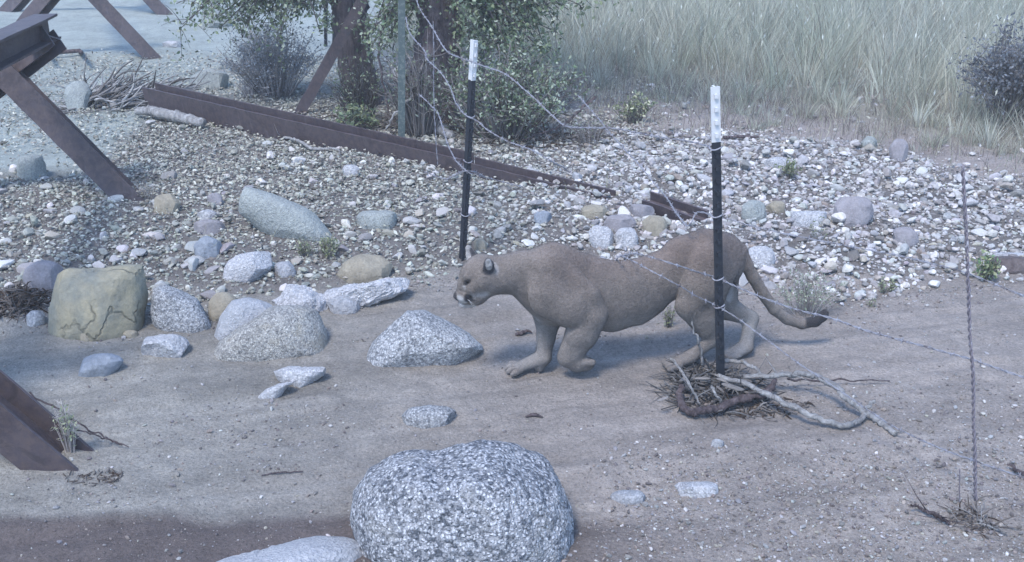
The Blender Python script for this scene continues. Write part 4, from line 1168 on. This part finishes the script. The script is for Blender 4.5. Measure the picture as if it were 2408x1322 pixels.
# ------------------------------------------------------------------ tall grass
def blades(name, X, Y, H, wd, tones, lean=.35, curl=.5, mat='grass'):
    n = len(X); a = rng.uniform(0, 6.28, n); ln = np.abs(rng.normal(0, lean, n))*H
    dx = np.cos(a)*ln; dy = np.sin(a)*ln
    fa = rng.uniform(0, 6.28, n); wx = np.cos(fa)*wd/2; wy = np.sin(fa)*wd/2*.5
    Z = hz(X, Y); V = []
    for f, ww in ((0, 1), (.35, .95), (.7, .7), (1, .12)):
        g = f**2
        cx = X+dx*(f*.5+g*.5); cy = Y+dy*(f*.5+g*.5); cz = Z-.02+H*(f-curl*.25*g*(ln/(H+1e-6)))
        V += [np.stack([cx-wx*ww, cy-wy*ww, cz], -1), np.stack([cx+wx*ww, cy+wy*ww, cz], -1)]
    V = np.stack(V, 1)
    F = np.array([[0, 1, 3, 2], [2, 3, 5, 4], [4, 5, 7, 6]])
    F = (np.arange(n)[:, None, None]*8+F[None]).reshape(-1, 4)
    t = np.asarray(tones)[rng.integers(0, len(tones), n)]*rng.uniform(.75, 1.25, (n, 1))
    t = np.repeat(t[:, None, :], 8, 1)
    me = mesh_np(name, V.reshape(-1, 3), F, True, t.reshape(-1, 3))
    return link(name, me, M[mat])

def tall_grass():
    # tufts: every blade leans away from the middle of its tuft
    n = 9000
    Y = rng.uniform(6.5, 27, n); X = rng.uniform(-1.6, 10.5, n)
    px, py = proj(X, Y, 0)
    ge = grass_edge(X); j = .5*fbm(X*1.1, Y*1.1, 201); d = Y-ge+j
    P = sstep(-.6, 1.0, d)*(.5+.5*sstep(-.25, .3, fbm(X*1.4, Y*1.4, 203)))
    P = np.maximum(P, sstep(12.0, 13.5, Y)*sstep(-1.7, -1.2, X))
    P *= (px < 2700)*(sstep(27, 10, Y)*.6+.4)
    k = rng.random(n) < P
    X, Y, d = X[k], Y[k], np.where(d[k] > 50, 3, d[k]); d = np.where(Y > 12.5, np.maximum(d, 1.5), d)
    m = len(X); nb = rng.integers(18, 60, m)
    TH = (.12+.52*sstep(-.4, 2.6, d))*rng.uniform(.6, 1.25, m)*(1+.35*fbm(X*.8, Y*.8, 207))
    TR = rng.uniform(.03, .11, m)
    pal = np.array([(.42, .425, .33), (.48, .48, .39), (.37, .38, .30), (.31, .32, .25), (.52, .515, .43), (.42, .40, .32), (.50, .47, .36), (.36, .38, .28)])
    TC = pal[rng.integers(0, len(pal), m)]*rng.uniform(.8, 1.15, (m, 1))
    I = np.repeat(np.arange(m), nb); N = len(I)
    a = rng.uniform(0, 6.28, N); q = np.sqrt(rng.random(N))
    bx = X[I]+np.cos(a)*q*TR[I]; by = Y[I]+np.sin(a)*q*TR[I]
    H = TH[I]*rng.uniform(.35, 1.15, N)
    ln = H*(q*.45+np.abs(rng.normal(0, .16, N)))
    dx = np.cos(a)*ln+.06*H; dy = np.sin(a)*ln
    wd = rng.uniform(.0025, .0055, N)*(1+by*.02)
    fa = rng.uniform(0, 6.28, N); wx = np.cos(fa)*wd/2; wy = np.sin(fa)*wd/4
    Z = hz(bx, by); V = []
    for f, ww in ((0, 1), (.35, .95), (.7, .7), (1, .15)):
        g = f*f
        cx = bx+dx*(f*.35+g*.65); cy = by+dy*(f*.35+g*.65); cz = Z-.02+H*f-.30*ln*g
        V += [np.stack([cx-wx*ww, cy-wy*ww, cz], -1), np.stack([cx+wx*ww, cy+wy*ww, cz], -1)]
    V = np.stack(V, 1); F = np.array([[0, 1, 3, 2], [2, 3, 5, 4], [4, 5, 7, 6]])
    F = (np.arange(N)[:, None, None]*8+F[None]).reshape(-1, 4)
    t = TC[I]*rng.uniform(.75, 1.25, (N, 1)); t[rng.random(N) < .10] = (.22, .19, .15)
    t = np.repeat(t, 8, 0)
    tag(link('tall_grass', mesh_np('tall_grass', V.reshape(-1, 3), F, True, t), M['grass']), None, None, None, 'stuff'); print('grass', N)
    # seed heads on thin stalks
    k = (rng.random(N) < .045) & (H > .3)
    C = V[k][:, 6]; e = np.where(rng.random(k.sum())[:, None] < .5, 1., .4)
    o = leaves_mesh('seed_heads', C, .05, [(.62, .62, .54), (.70, .70, .64), (.55, .53, .42)], np.random.default_rng(3), .22, -3, 'grass'); tag(o, None, None, None, 'stuff')
    # brown stubble and leaf bits where the grass begins
    n = 48000; Xs = rng.uniform(.2, 6.5, n); Ys = rng.uniform(6.5, 12, n)
    dd = Ys-grass_edge(Xs)+.4*fbm(Xs*1.5, Ys*1.5, 205)
    k = rng.random(n) < sstep(-.9, .1, dd)*sstep(3, .8, dd)*(.25+.75*sstep(-.1, .3, fbm(Xs*3, Ys*3, 206)))
    o = blades('stubble', Xs[k], Ys[k], rng.uniform(.04, .22, k.sum()), rng.uniform(.003, .006, k.sum()), [(.24, .2, .17), (.36, .32, .26), (.16, .13, .12), (.40, .38, .28)], .7)
    tag(o, None, None, None, 'stuff')
tall_grass()
for k_, (a_, b_, c_, r_, lb_) in enumerate([
    ((1085, 60), (1180, 45), (1290, 120), .018, 'bare grey limb drooping right from the right trunk over the bush'),
    ((1075, 100), (1120, 200), (1200, 290), .014, 'thin dead branch leaning down from the right trunk into the bush'),
    ((905, 30), (890, 140), (925, 290), .012, 'thin dead branch hanging between the two trunks'),
    ((1010, 130), (960, 230), (905, 305), .016, 'crooked dead branch propped across the foot of the left trunk'),
    ((1400, 230), (1330, 290), (1230, 330), .012, 'dead branch lying in the weeds right of the leafy bush')]):
    Y_ = G(c_[0], c_[1]+20)[1]
    branch('branch', lb_, [AtY(*a_, Y_+.3), AtY(*b_, Y_+.1), AtY(*c_, Y_)], [r_, r_*.8, r_*.35], 'wood_pale' if k_ % 2 else 'wood_dark', 9, seed=40+k_, wob=.03)
def bank_grass():
    n = 3000
    def ok(X, Y):
        px, py = proj(X, Y, 0)
        P = .5*sstep(.0, .35, fbm(X*1.2, Y*1.2, 211))*(Y > bank_edge(X)+.2)*np.where(px < 1350, 1, .35)*sstep(180, 260, py)
        return rng.random(len(X)) < P
    X, Y = scatter(n*2, 0, 2500, 200, 640, ok)
    o = blades('bank_grass', X, Y, rng.uniform(.04, .16, len(X)), np.full(len(X), .003), [(.34, .38, .2), (.45, .45, .32), (.3, .27, .2)], .6)
    tag(o, None, None, None, 'stuff')
bank_grass()
# ------------------------------------------------------------------ the cougar: one continuous surface grown from a skeleton
CO = np.array([0.07, 4.585, 0.0])
ax = np.array([.88, .18, 0]); ax /= np.linalg.norm(ax)
ay = np.array([ax[1], -ax[0], 0])             # lateral, towards the viewer
az = np.array([0, 0, 1.0])
CS = pxm(CO+ax*.4+az*.35)                      # photo pixels per metre at the cougar
def CP(px, py, off=0.0):                       # skeleton joint: where the ray meets the lengthwise plane at a lateral offset
    return plane_hit(px, py, CO+ay*off, ay)
def L3(p): d = np.asarray(p)-CO; return np.array([d@ax, d@ay, d@az])

PR = []
def prim(a, ra, b=None, rb=None, k=1.0, s=.03, name=''):
    b = a if b is None else b; rb = ra if rb is None else rb
    PR.append((L3(a), ra/CS, L3(b), rb/CS, k, s, name))
def chain(pts, k=1.0, s=.03, name=''):
    """pts: (px,py,off,r)"""
    for p, q in zip(pts[:-1], pts[1:]):
        prim(CP(*p[:3]), p[3], CP(*q[:3]), q[3], k, s, name)

# trunk of the body
chain([(1172, 645, 0, 39), (1222, 642, 0, 46), (1276, 658, 0, 70)], .72, .05)
chain([(1276, 658, 0, 70), (1310, 668, 0, 86), (1375, 691, 0, 88), (1440, 696, 0, 80), (1505, 680, 0, 73), (1560, 650, 0, 60), (1615, 627, 0, 64), (1672, 616, 0, 69), (1692, 622, 0, 62)], .59, .04)
chain([(1262, 628, .03, 36), (1300, 613, .025, 35), (1338, 628, .03, 34)], .8, .05)      # shoulder blade hump
chain([(1262, 622, -.05, 34), (1300, 618, -.05, 34)], .8, .05)
chain([(1600, 592, 0, 36), (1655, 581, 0, 36), (1708, 585, 0, 30), (1726, 594, 0, 20)], .95, .04)     # croup
chain([(1266, 692, 0, 30), (1292, 730, 0, 36)], .85, .04)                              # brisket
chain([(1440, 745, 0, 33), (1500, 736, 0, 24), (1545, 716, 0, 15)], .9, .035)           # belly line

# near fore leg: shoulder, elbow, lifted forearm, paw trailing
chain([(1296, 640, .075, 44), (1292, 690, .10, 50)], .5, .03)
chain([(1330, 645, .085, 28), (1382, 700, .115, 31), (1404, 736, .115, 25)], .5, .009)
chain([(1292, 700, .10, 48), (1345, 726, .118, 45), (1385, 742, .112, 40)], .5, .010)
chain([(1388, 744, .10, 40), (1368, 786, .095, 39), (1348, 822, .085, 31), (1336, 840, .08, 24)], .72, .012, 'nearfore')
chain([(1338, 838, .08, 25), (1358, 852, .08, 22), (1380, 856, .08, 17)], .95, .02, 'nearforepaw')
for q in (-.026, -.009, .009, .026):
    chain([(1372, 853, .08+q, 11), (1392, 853, .08+q*1.2, 9)], 1, .008, 'nearforepaw')
# far fore leg: planted
pw = G(1250, 872); 
def gp(px, py, up): 
    p = G(px, py); p = p.copy(); p[2] = float(hz(p[0], p[1]))+up; return p
chain([(1282, 715, -.07, 40), (1290, 745, -.07, 34)], .7, .03, 'farfore')
a_ = CP(1290, 745, -.07); b_ = CP(1284, 795, -.065)
prim(a_, 33, b_, 21, .85, .02, 'farfore')
w_ = gp(1278, 874, .075); 
prim(b_, 21, w_, 17, .95, .02, 'farfore')
f_ = gp(1222, 875, .027); prim(w_, 17, f_, 12.5, 1.35, .02, 'farforepaw')
for q in (-.042, -.014, .014, .042):
    t0 = f_+ay*q*.8; t1 = f_-ax*(.050-abs(q)*.5)+ay*q*1.15+np.array([0, 0, -.002]); t2_ = t1-ax*.014-np.array([0, 0, .010])
    prim(t0, 7, t1, 7.5, 1, .003, 'farforepaw'); prim(t1, 7.5, t2_, 6.5, 1, .002, 'farforepaw')
prim(gp(1268, 875, .026), 12, w_, 14, 1.2, .015, 'farforepaw')
# near hind leg
chain([(1664, 622, .062, 54), (1646, 680, .082, 50), (1622, 714, .085, 34)], .58, .014, 'nearhind')
chain([(1690, 640, .055, 44), (1668, 700, .065, 36), (1658, 745, .07, 28)], .62, .03, 'nearhind')
h_ = CP(1674, 800, .07)
prim(CP(1624, 718, .075), 34, CP(1655, 770, .072), 24, .75, .03, 'nearhind')
prim(CP(1658, 745, .07), 28, h_, 17, .8, .03, 'nearhind')
m_ = gp(1622, 862, .05)
prim(h_, 17, m_, 14, .9, .015, 'nearhindfoot')
t_ = gp(1590, 866, .026); prim(m_, 15, t_, 14, 1.3, .02, 'nearhindfoot')
for q in (-.032, -.011, .011, .032):
    prim(t_+ay*q, 9, t_-ax*.045+ay*q*1.2-np.array([0, 0, .008]), 8, 1, .008, 'nearhindfoot')
# far hind leg, stretched back
chain([(1700, 630, -.05, 46), (1698, 690, -.055, 36), (1706, 722, -.055, 31)], .7, .03, 'farhind')
h2 = CP(1766, 750, -.06)
prim(CP(1706, 722, -.055), 30, h2, 18, .85, .02, 'farhind')
m2 = gp(1752, 838, .05)
prim(h2, 18, m2, 16, .9, .018, 'farhind')
t2 = gp(1728, 842, .028); prim(m2, 16, t2, 15, 1.3, .02, 'farhindfoot')
for q in (-.032, -.011, .011, .032):
    prim(t2+ay*q, 9, t2-ax*.045+ay*q*1.2-np.array([0, 0, .008]), 8, 1, .008, 'farhindfoot')
# tail
chain([(1712, 576, 0, 22), (1740, 590, .0, 17), (1755, 622, .0, 15), (1770, 650, .0, 14.5), (1792, 688, .0, 14), (1820, 727, .0, 13.5), (1851, 751, .0, 13), (1886, 762, .0, 12.5), (1917, 756, .0, 13), (1934, 744, .0, 12), (1940, 736, 0, 9)], 1, .010, 'tail')

# head
chain([(1172, 648, 0, 40), (1135, 643, .0, 40)], .95, .04, 'head')
chain([(1130, 634, .0, 33), (1118, 648, 0, 34)], 1.0, .03, 'head')               # skull
chain([(1108, 640, .012, 21), (1096, 668, .008, 17), (1083, 694, 0, 12)], .95, .02, 'bridge')
chain([(1132, 660, .045, 24), (1112, 676, .04, 18)], .9, .02, 'cheek')
chain([(1132, 660, -.045, 24), (1112, 676, -.04, 18)], .9, .02, 'cheek')
chain([(1148, 668, .02, 28), (1120, 692, .008, 23), (1098, 703, 0, 18)], .95, .025, 'jaw')
prim(CP(1092, 696, .024), 15, None, None, 1, .012, 'muzzle')
prim(CP(1092, 696, -.022), 15, None, None, 1, .012, 'muzzle')
prim(CP(1075, 696, 0), 9, CP(1082, 688, 0), 8, 1.2, .010, 'nose')
prim(CP(1088, 715, 0), 9.5, CP(1110, 712, 0), 11.5, 1.1, .008, 'chin')
prim(CP(1100, 651, .048), 8, CP(1112, 650, .052), 7, .8, .014, 'brow')
prim(CP(1100, 651, -.045), 8, CP(1110, 650, -.05), 7, .8, .014, 'brow')
# ears
prim(CP(1150, 634, .066), 13, CP(1149, 622, .088), 12.5, .42, .008, 'earN')
prim(CP(1150, 625, .080), 11, CP(1147, 613, .094), 7.5, .42, .006, 'earN')
prim(CP(1113, 616, -.052), 14, CP(1107, 600, -.065), 12, .6, .010, 'earF')
prim(CP(1108, 600, -.065), 11.5, CP(1101, 583, -.070), 7.5, .6, .006, 'earF')

def grow(prims, h=.0045):
    lo = np.min([np.minimum(p[0]-p[1]*1.3, p[2]-p[3]*1.3) for p in prims], 0)-.03
    hi = np.max([np.maximum(p[0]+p[1]*1.3, p[2]+p[3]*1.3) for p in prims], 0)+.03
    N = np.ceil((hi-lo)/h).astype(int)
    f = np.full(N, .2, np.float32)
    for A, ra, B, rb, k, s, _ in prims:
        R = max(ra, rb)*max(1, k)+s+.012
        i0 = np.maximum(((np.minimum(A, B)-R-lo)/h).astype(int), 0); i1 = np.minimum(((np.maximum(A, B)+R-lo)/h).astype(int)+2, N)
        g = [(lo[q]+h*np.arange(i0[q], i1[q])).astype(np.float32) for q in range(3)]
        X, Y, Z = g[0][:, None, None], g[1][None, :, None], g[2][None, None, :]
        ba = B-A; L = max(float(ba@ba), 1e-9)
        if L > 1e-8: t = np.clip(((X-A[0])*ba[0]+(Y-A[1])*ba[1]+(Z-A[2])*ba[2])/L, 0, 1)
        else: t = np.zeros((1, 1, 1), np.float32)
        dx = X-A[0]-t*ba[0]; dy = (Y-A[1]-t*ba[1])/k; dz = Z-A[2]-t*ba[2]
        d = np.sqrt(dx*dx+dy*dy+dz*dz)-(ra+(rb-ra)*t)
        sl = tuple(slice(i0[q], i1[q]) for q in range(3))
        o = f[sl]; hh = np.maximum(s-np.abs(o-d), 0)/s
        f[sl] = np.minimum(o, d)-hh*hh*s*.25
    # naive surface nets
    ins = f < 0
    c = np.zeros(N-1, np.int8)
    for a in (0, 1):
        for b in (0, 1):
            for q in (0, 1):
                c += ins[a:N[0]-1+a, b:N[1]-1+b, q:N[2]-1+q]
    act = (c > 0) & (c < 8); I = np.argwhere(act)
    idx = np.full(N-1, -1, np.int32); idx[act] = np.arange(len(I))
    cor = np.array([[a, b, q] for a in (0, 1) for b in (0, 1) for q in (0, 1)])
    val = np.stack([f[I[:, 0]+a, I[:, 1]+b, I[:, 2]+q] for a, b, q in cor], 1)
    S = np.zeros((len(I), 3)); W = np.zeros(len(I))
    for m in range(8):
        for n in range(m+1, 8):
            if np.abs(cor[m]-cor[n]).sum() != 1: continue
            va, vb = val[:, m], val[:, n]; x = (va < 0) != (vb < 0)
            t = np.where(x, va/(va-vb+1e-12), 0)
            S += np.where(x[:, None], cor[m]+(cor[n]-cor[m])*t[:, None], 0); W += x
    V = lo+h*(I+S/W[:, None])
    Q = []
    for a in range(3):
        b, q = (a+1) % 3, (a+2) % 3
        s0 = [slice(1, N[0]-1), slice(1, N[1]-1), slice(1, N[2]-1)]; s1 = list(s0)
        s0[a] = slice(0, N[a]-1); s1[a] = slice(1, N[a])
        A0 = ins[tuple(s0)]; A1 = ins[tuple(s1)]
        E = np.argwhere(A0 != A1); fl = A0[tuple(E.T)]
        off = np.ones(3, int); off[a] = 0; E = E+off
        eb = np.zeros(3, int); eb[b] = 1; eq = np.zeros(3, int); eq[q] = 1
        q0 = idx[tuple((E).T)]; q1 = idx[tuple((E-eb).T)]; q2 = idx[tuple((E-eb-eq).T)]; q3 = idx[tuple((E-eq).T)]
        F = np.stack([q0, q1, q2, q3], 1); F[~fl] = F[~fl][:, ::-1]
        Q.append(F)
    return V, np.vstack(Q)

CV, CF = grow(PR)
# light relaxation
def relax(V, F, it=3, lam=.5):
    e = np.vstack([F[:, [0, 1]], F[:, [1, 2]], F[:, [2, 3]], F[:, [3, 0]]])
    n = np.bincount(e[:, 0], minlength=len(V))+np.bincount(e[:, 1], minlength=len(V))
    for _ in range(it):
        s = np.stack([np.bincount(e[:, 0], V[e[:, 1], k], len(V))+np.bincount(e[:, 1], V[e[:, 0], k], len(V)) for k in range(3)], 1)
        V = V*(1-lam)+s/n[:, None]*lam
    return V
CV = relax(CV, CF, 3)
WV = CO+CV[:, 0:1]*ax+CV[:, 1:2]*ay+CV[:, 2:3]*az

# coat markings and tones by place on the body, plus painted-in throat shade
TAW = np.array([.185, .155, .134]); PALE = np.array([.31, .295, .285]); DARK = np.array([.035, .032, .035])
col = np.tile(TAW, (len(CV), 1))
e0, e1, e2 = CV[:, 0], CV[:, 1], CV[:, 2]
col *= (1+.07*fbm(e0*7, e2*9+e1*4, 301)+.05*fbm(e0*22, e2*26, 303))[:, None]
back = (sstep(.40, .58, e2)*sstep(-.05, .2, e0))[:, None]
col = col*(1-back*.55)+np.array([.155, .112, .095])*back*.55
low_ = (sstep(.34, .22, e2)*sstep(1.35, 1.2, e0))[:, None]
col = col*(1-low_*.35)+np.array([.235, .215, .20])*low_*.35
def paint(pt, r, c, amt=1.0, soft=.5, mask=None, sc=(1, 1, 1)):
    global col
    d = np.linalg.norm((CV-L3(pt))*np.asarray(sc), axis=1)*CS
    w = sstep(r, r*(1-soft), d)*amt
    if mask is not None: w = w*mask
    col = col*(1-w[:, None])+np.asarray(c)*w[:, None]
def segd(a, b):
    A, B = L3(a), L3(b); ba = B-A; t = np.clip(((CV-A)@ba)/(ba@ba), 0, 1)
    return np.linalg.norm(CV-A-t[:, None]*ba, axis=1)*CS
def stroke(a, b, r, c, amt=1.0, soft=.5, mask=None):
    global col
    w = sstep(r, r*(1-soft), segd(a, b))*amt
    if mask is not None: w = w*mask
    col = col*(1-w[:, None])+np.asarray(c)*w[:, None]
far = sstep(.01, -.05, e1)
# pale inner sides of the far legs, belly and chest
stroke(CP(1288, 770, -.065), gp(1245, 876, .03), 46, PALE*.8, .45, .4, sstep(1, 0, sstep(.0, .04, e1)))
stroke(CP(1700, 680, -.05), h2, 42, PALE*.9, .8, .5, far); stroke(h2, t2, 36, PALE*.85, .75, .4)
stroke(CP(1712, 600, .0), CP(1712, 700, .0), 22, PALE*1.1, .75, .6)
stroke(CP(1264, 745, .02), CP(1320, 775, .0), 22, PALE, .5, .7)
stroke(CP(1450, 790, 0), CP(1560, 745, 0), 22, PALE, .45, .8)
stroke(CP(1240, 700, .0), CP(1262, 760, .0), 16, PALE, .5, .7)
stroke(gp(1240, 872, .0), gp(1200, 872, .0), 40, PALE*.9, .4, .6)
# face
paint(CP(1112, 652, .04), 40, TAW*.86, .5, .7)
stroke(CP(1112, 690, .04), CP(1140, 686, .05), 17, PALE*1.3, .75, .6)
paint(CP(1094, 674, .04), 10, PALE*1.4, .85, .7)
paint(CP(1134, 676, .06), 11, PALE*1.4, .6, .8)
paint(CP(1087, 703, .03), 16, PALE*1.7, .95, .4)
stroke(CP(1086, 715, .0), CP(1112, 712, .01), 15, PALE*1.6, .95, .35)
paint(CP(1101, 700, .045), 14, DARK*.8, .97, .4)
paint(CP(1100, 700, -.045), 11, DARK*1.6, .9, .5)
stroke(CP(1090, 705, .04), CP(1116, 706, .05), 3.2, DARK*1.5, .9, .5)
paint(CP(1070, 698, 0), 15, DARK*1.1, .97, .35)
stroke(CP(1093, 666, .05), CP(1104, 659, .055), 7.5, DARK*.7, .97, .4)
stroke(CP(1084, 690, .03), CP(1092, 660, .03), 11, TAW*.62, .6, .7)
stroke(CP(1300, 752, .10), CP(1350, 775, .10), 9, PALE, .7, .8)  # pale line along the lower edge of the near shoulder
stroke(CP(1185, 690, 0), CP(1232, 712, 0), 30, TAW*.72, .6, .8)  # shade under the jaw and throat, painted into the coat colour
stroke(CP(1080, 682, .0), CP(1100, 628, .0), 15, TAW*.62, .7, .7)
paint(CP(1108, 668, .05), 9, PALE*1.1, .5, .8)
stroke(CP(1120, 660, .06), CP(1140, 655, .06), 7, TAW*.7, .5, .8)
paint(CP(1112, 622, .05), 5, DARK*2.5, .8, .6)
# ears: pale fur inside, dark rims and backs
stroke(CP(1150, 634, .085), CP(1148, 607, .10), 18, DARK*1.5, .95, .25, sstep(.05, .062, e1))
stroke(CP(1168, 640, .06), CP(1164, 612, .05), 9, PALE*1.2, .6, .7)
stroke(CP(1151, 632, .095), CP(1149, 616, .105), 9, PALE*1.2, .95, .3, sstep(.045, .06, e1))
stroke(CP(1108, 612, -.06), CP(1100, 588, -.065), 16, PALE*1.3, .7, .5, sstep(-.03, -.045, e1))
stroke(CP(1118, 612, -.045), CP(1110, 588, -.055), 8, DARK*1.5, .95, .4, sstep(-.02, -.035, e1))
# tail tip, paws
tip = sstep(1902/CS, 1902/CS, e0)
stroke(CP(1916, 758, .02), CP(1945, 745, .02), 28, DARK*.8, .97, .3)
stroke(CP(1880, 775, .02), CP(1915, 772, .02), 14, TAW*.55, .6, .8)
stroke(CP(1388, 848, .08), CP(1396, 858, .08), 13, DARK*1.7, .85, .6)
stroke(gp(1262, 884, .0), gp(1235, 884, .0), 12, DARK*2, .7, .7)

mt = NT('cougar_fur'); co = mt.coord()
mp = mt.n("ShaderNodeMapping"); mp.inputs['Scale'].default_value = (1, 1, 2.6); mp.inputs['Rotation'].default_value = (0, math.radians(-18), 0); mt.l(co, mp.inputs[0])
fn_ = mt.noise(70, 6, .8, mp.outputs[0])
big_ = mt.noise(16, 5, .65, co)
c_ = mt.mix(1.0, mt.attr('tone'), mt.ramp(fn_, [(.3, g3(.74)), (.7, g3(1.24))]), 'MULTIPLY')
c_ = mt.mix(1.0, c_, mt.ramp(big_, [(.3, g3(.86)), (.7, g3(1.12))]), 'MULTIPLY')
nn_ = mt.bump(fn_, .006, .9, mt.bump(big_, .016, .6))
mt.b.inputs['Sheen Weight'].default_value = .12; mt.b.inputs['Sheen Roughness'].default_value = .5
M['fur'] = mt.fin(c_, .92, nn_)
root = empty('cougar', tuple(CO+ax*.4)); root.location.z = float(hz(root.location.x, root.location.y))
tag(root, 'tawny cougar stalking low to the left under the barbed wire, one forepaw lifted', 'cougar')
me = mesh_np('body', WV, CF, True, np.clip(col, 0, 1)); o = link('body', me, M['fur']); under(o, root)
# eyes
M['eye'] = m_paint('dark_glossy_eye', (.008, .007, .006), (.02, .017, .01), .25, 300, .6)
for off in (.052, -.046):
    V, F = ICO[3]; p = CP(1099, 662, off)
    o = link('eye', mesh_np('eye', V*.0085+p, F, True), M['eye']); under(o, root)
# whiskers
for sgn in (1, -1):
    mb = MB()
    for k in range(6):
        p = CP(1094+k*2, 700+(k % 3)*2, sgn*.038)
        d = ay*sgn*.055+np.array([.035-.008*k, 0, -.02+.012*(k % 3)])
        mb.tube([p, p+d*.6, p+d+np.array([.01, 0, -.014])], [.0003, .00025, .0001], 3, 6)
    under(mb.build('whiskers', M['post_white']), root)
print('cougar verts', len(CV), 'z range', WV[:, 2].min(), WV[:, 2].max())
# short fur standing off the skin: soft outline
def furmesh():
    e = CF; r = np.random.default_rng(77)
    a, b, c = WV[e[:, 0]], WV[e[:, 1]], WV[e[:, 3]]
    nrm = np.cross(b-a, c-a); ar = np.linalg.norm(nrm, axis=1); nrm /= ar[:, None]+1e-12
    n = 150000; i = r.choice(len(e), n, p=ar/ar.sum())
    u = r.random((n, 1)); v = r.random((n, 1))
    P = a[i]+(b[i]-a[i])*u+(c[i]-a[i])*v; N = nrm[i]
    back_ = ax*.9+np.array([0, 0, -.55]); T = back_-N*(N@back_)[:, None]; T /= np.linalg.norm(T, axis=1)[:, None]+1e-9
    face = sstep(.10, .22, L3v(P)[:, 0]-(L3(CP(1090, 690))[0])+.0)
    L = (.005+.012*face)*r.uniform(.6, 1.3, n)
    D = T*.85+N*.5+r.normal(0, .16, (n, 3)); D /= np.linalg.norm(D, axis=1)[:, None]
    S = np.cross(D, N); S /= np.linalg.norm(S, axis=1)[:, None]+1e-9
    w = .0014
    Q = np.stack([P-S*w-N*.001, P+S*w-N*.001, P+D*L[:, None]+S*w*.2, P+D*L[:, None]-S*w*.2], 1)
    cc = np.clip(col[e[i, 0]]*r.uniform(.65, 1.5, (n, 1)), 0, 1)
    me = mesh_np('fur', Q.reshape(-1, 3), np.arange(n*4).reshape(-1, 4), True, np.repeat(cc, 4, 0))
    under(link('fur', me, M['fur']), root)
def L3v(P): d = P-CO; return np.stack([d@ax, d@ay, d@az], 1)
furmesh()

# ------------------------------------------------------------------ thin haze volume over the scene, added to lift the dark tones
hb = MB(); hb.box((0, 110, 5.0), (620, 320, 13.0))
hz_o = hb.build('haze', None, None, False)
hm = bpy.data.materials.new('haze'); hm.use_nodes = True
hn = hm.node_tree; hn.nodes.remove(hn.nodes['Principled BSDF'])
pv = hn.nodes.new('ShaderNodeVolumePrincipled'); pv.inputs['Color'].default_value = (.86, .89, .93, 1)
pv.inputs['Density'].default_value = .005; pv.inputs['Anisotropy'].default_value = .0
hn.links.new(pv.outputs[0], hn.nodes['Material Output'].inputs['Volume'])
hz_o.data.materials.append(hm); hz_o['kind'] = 'stuff'
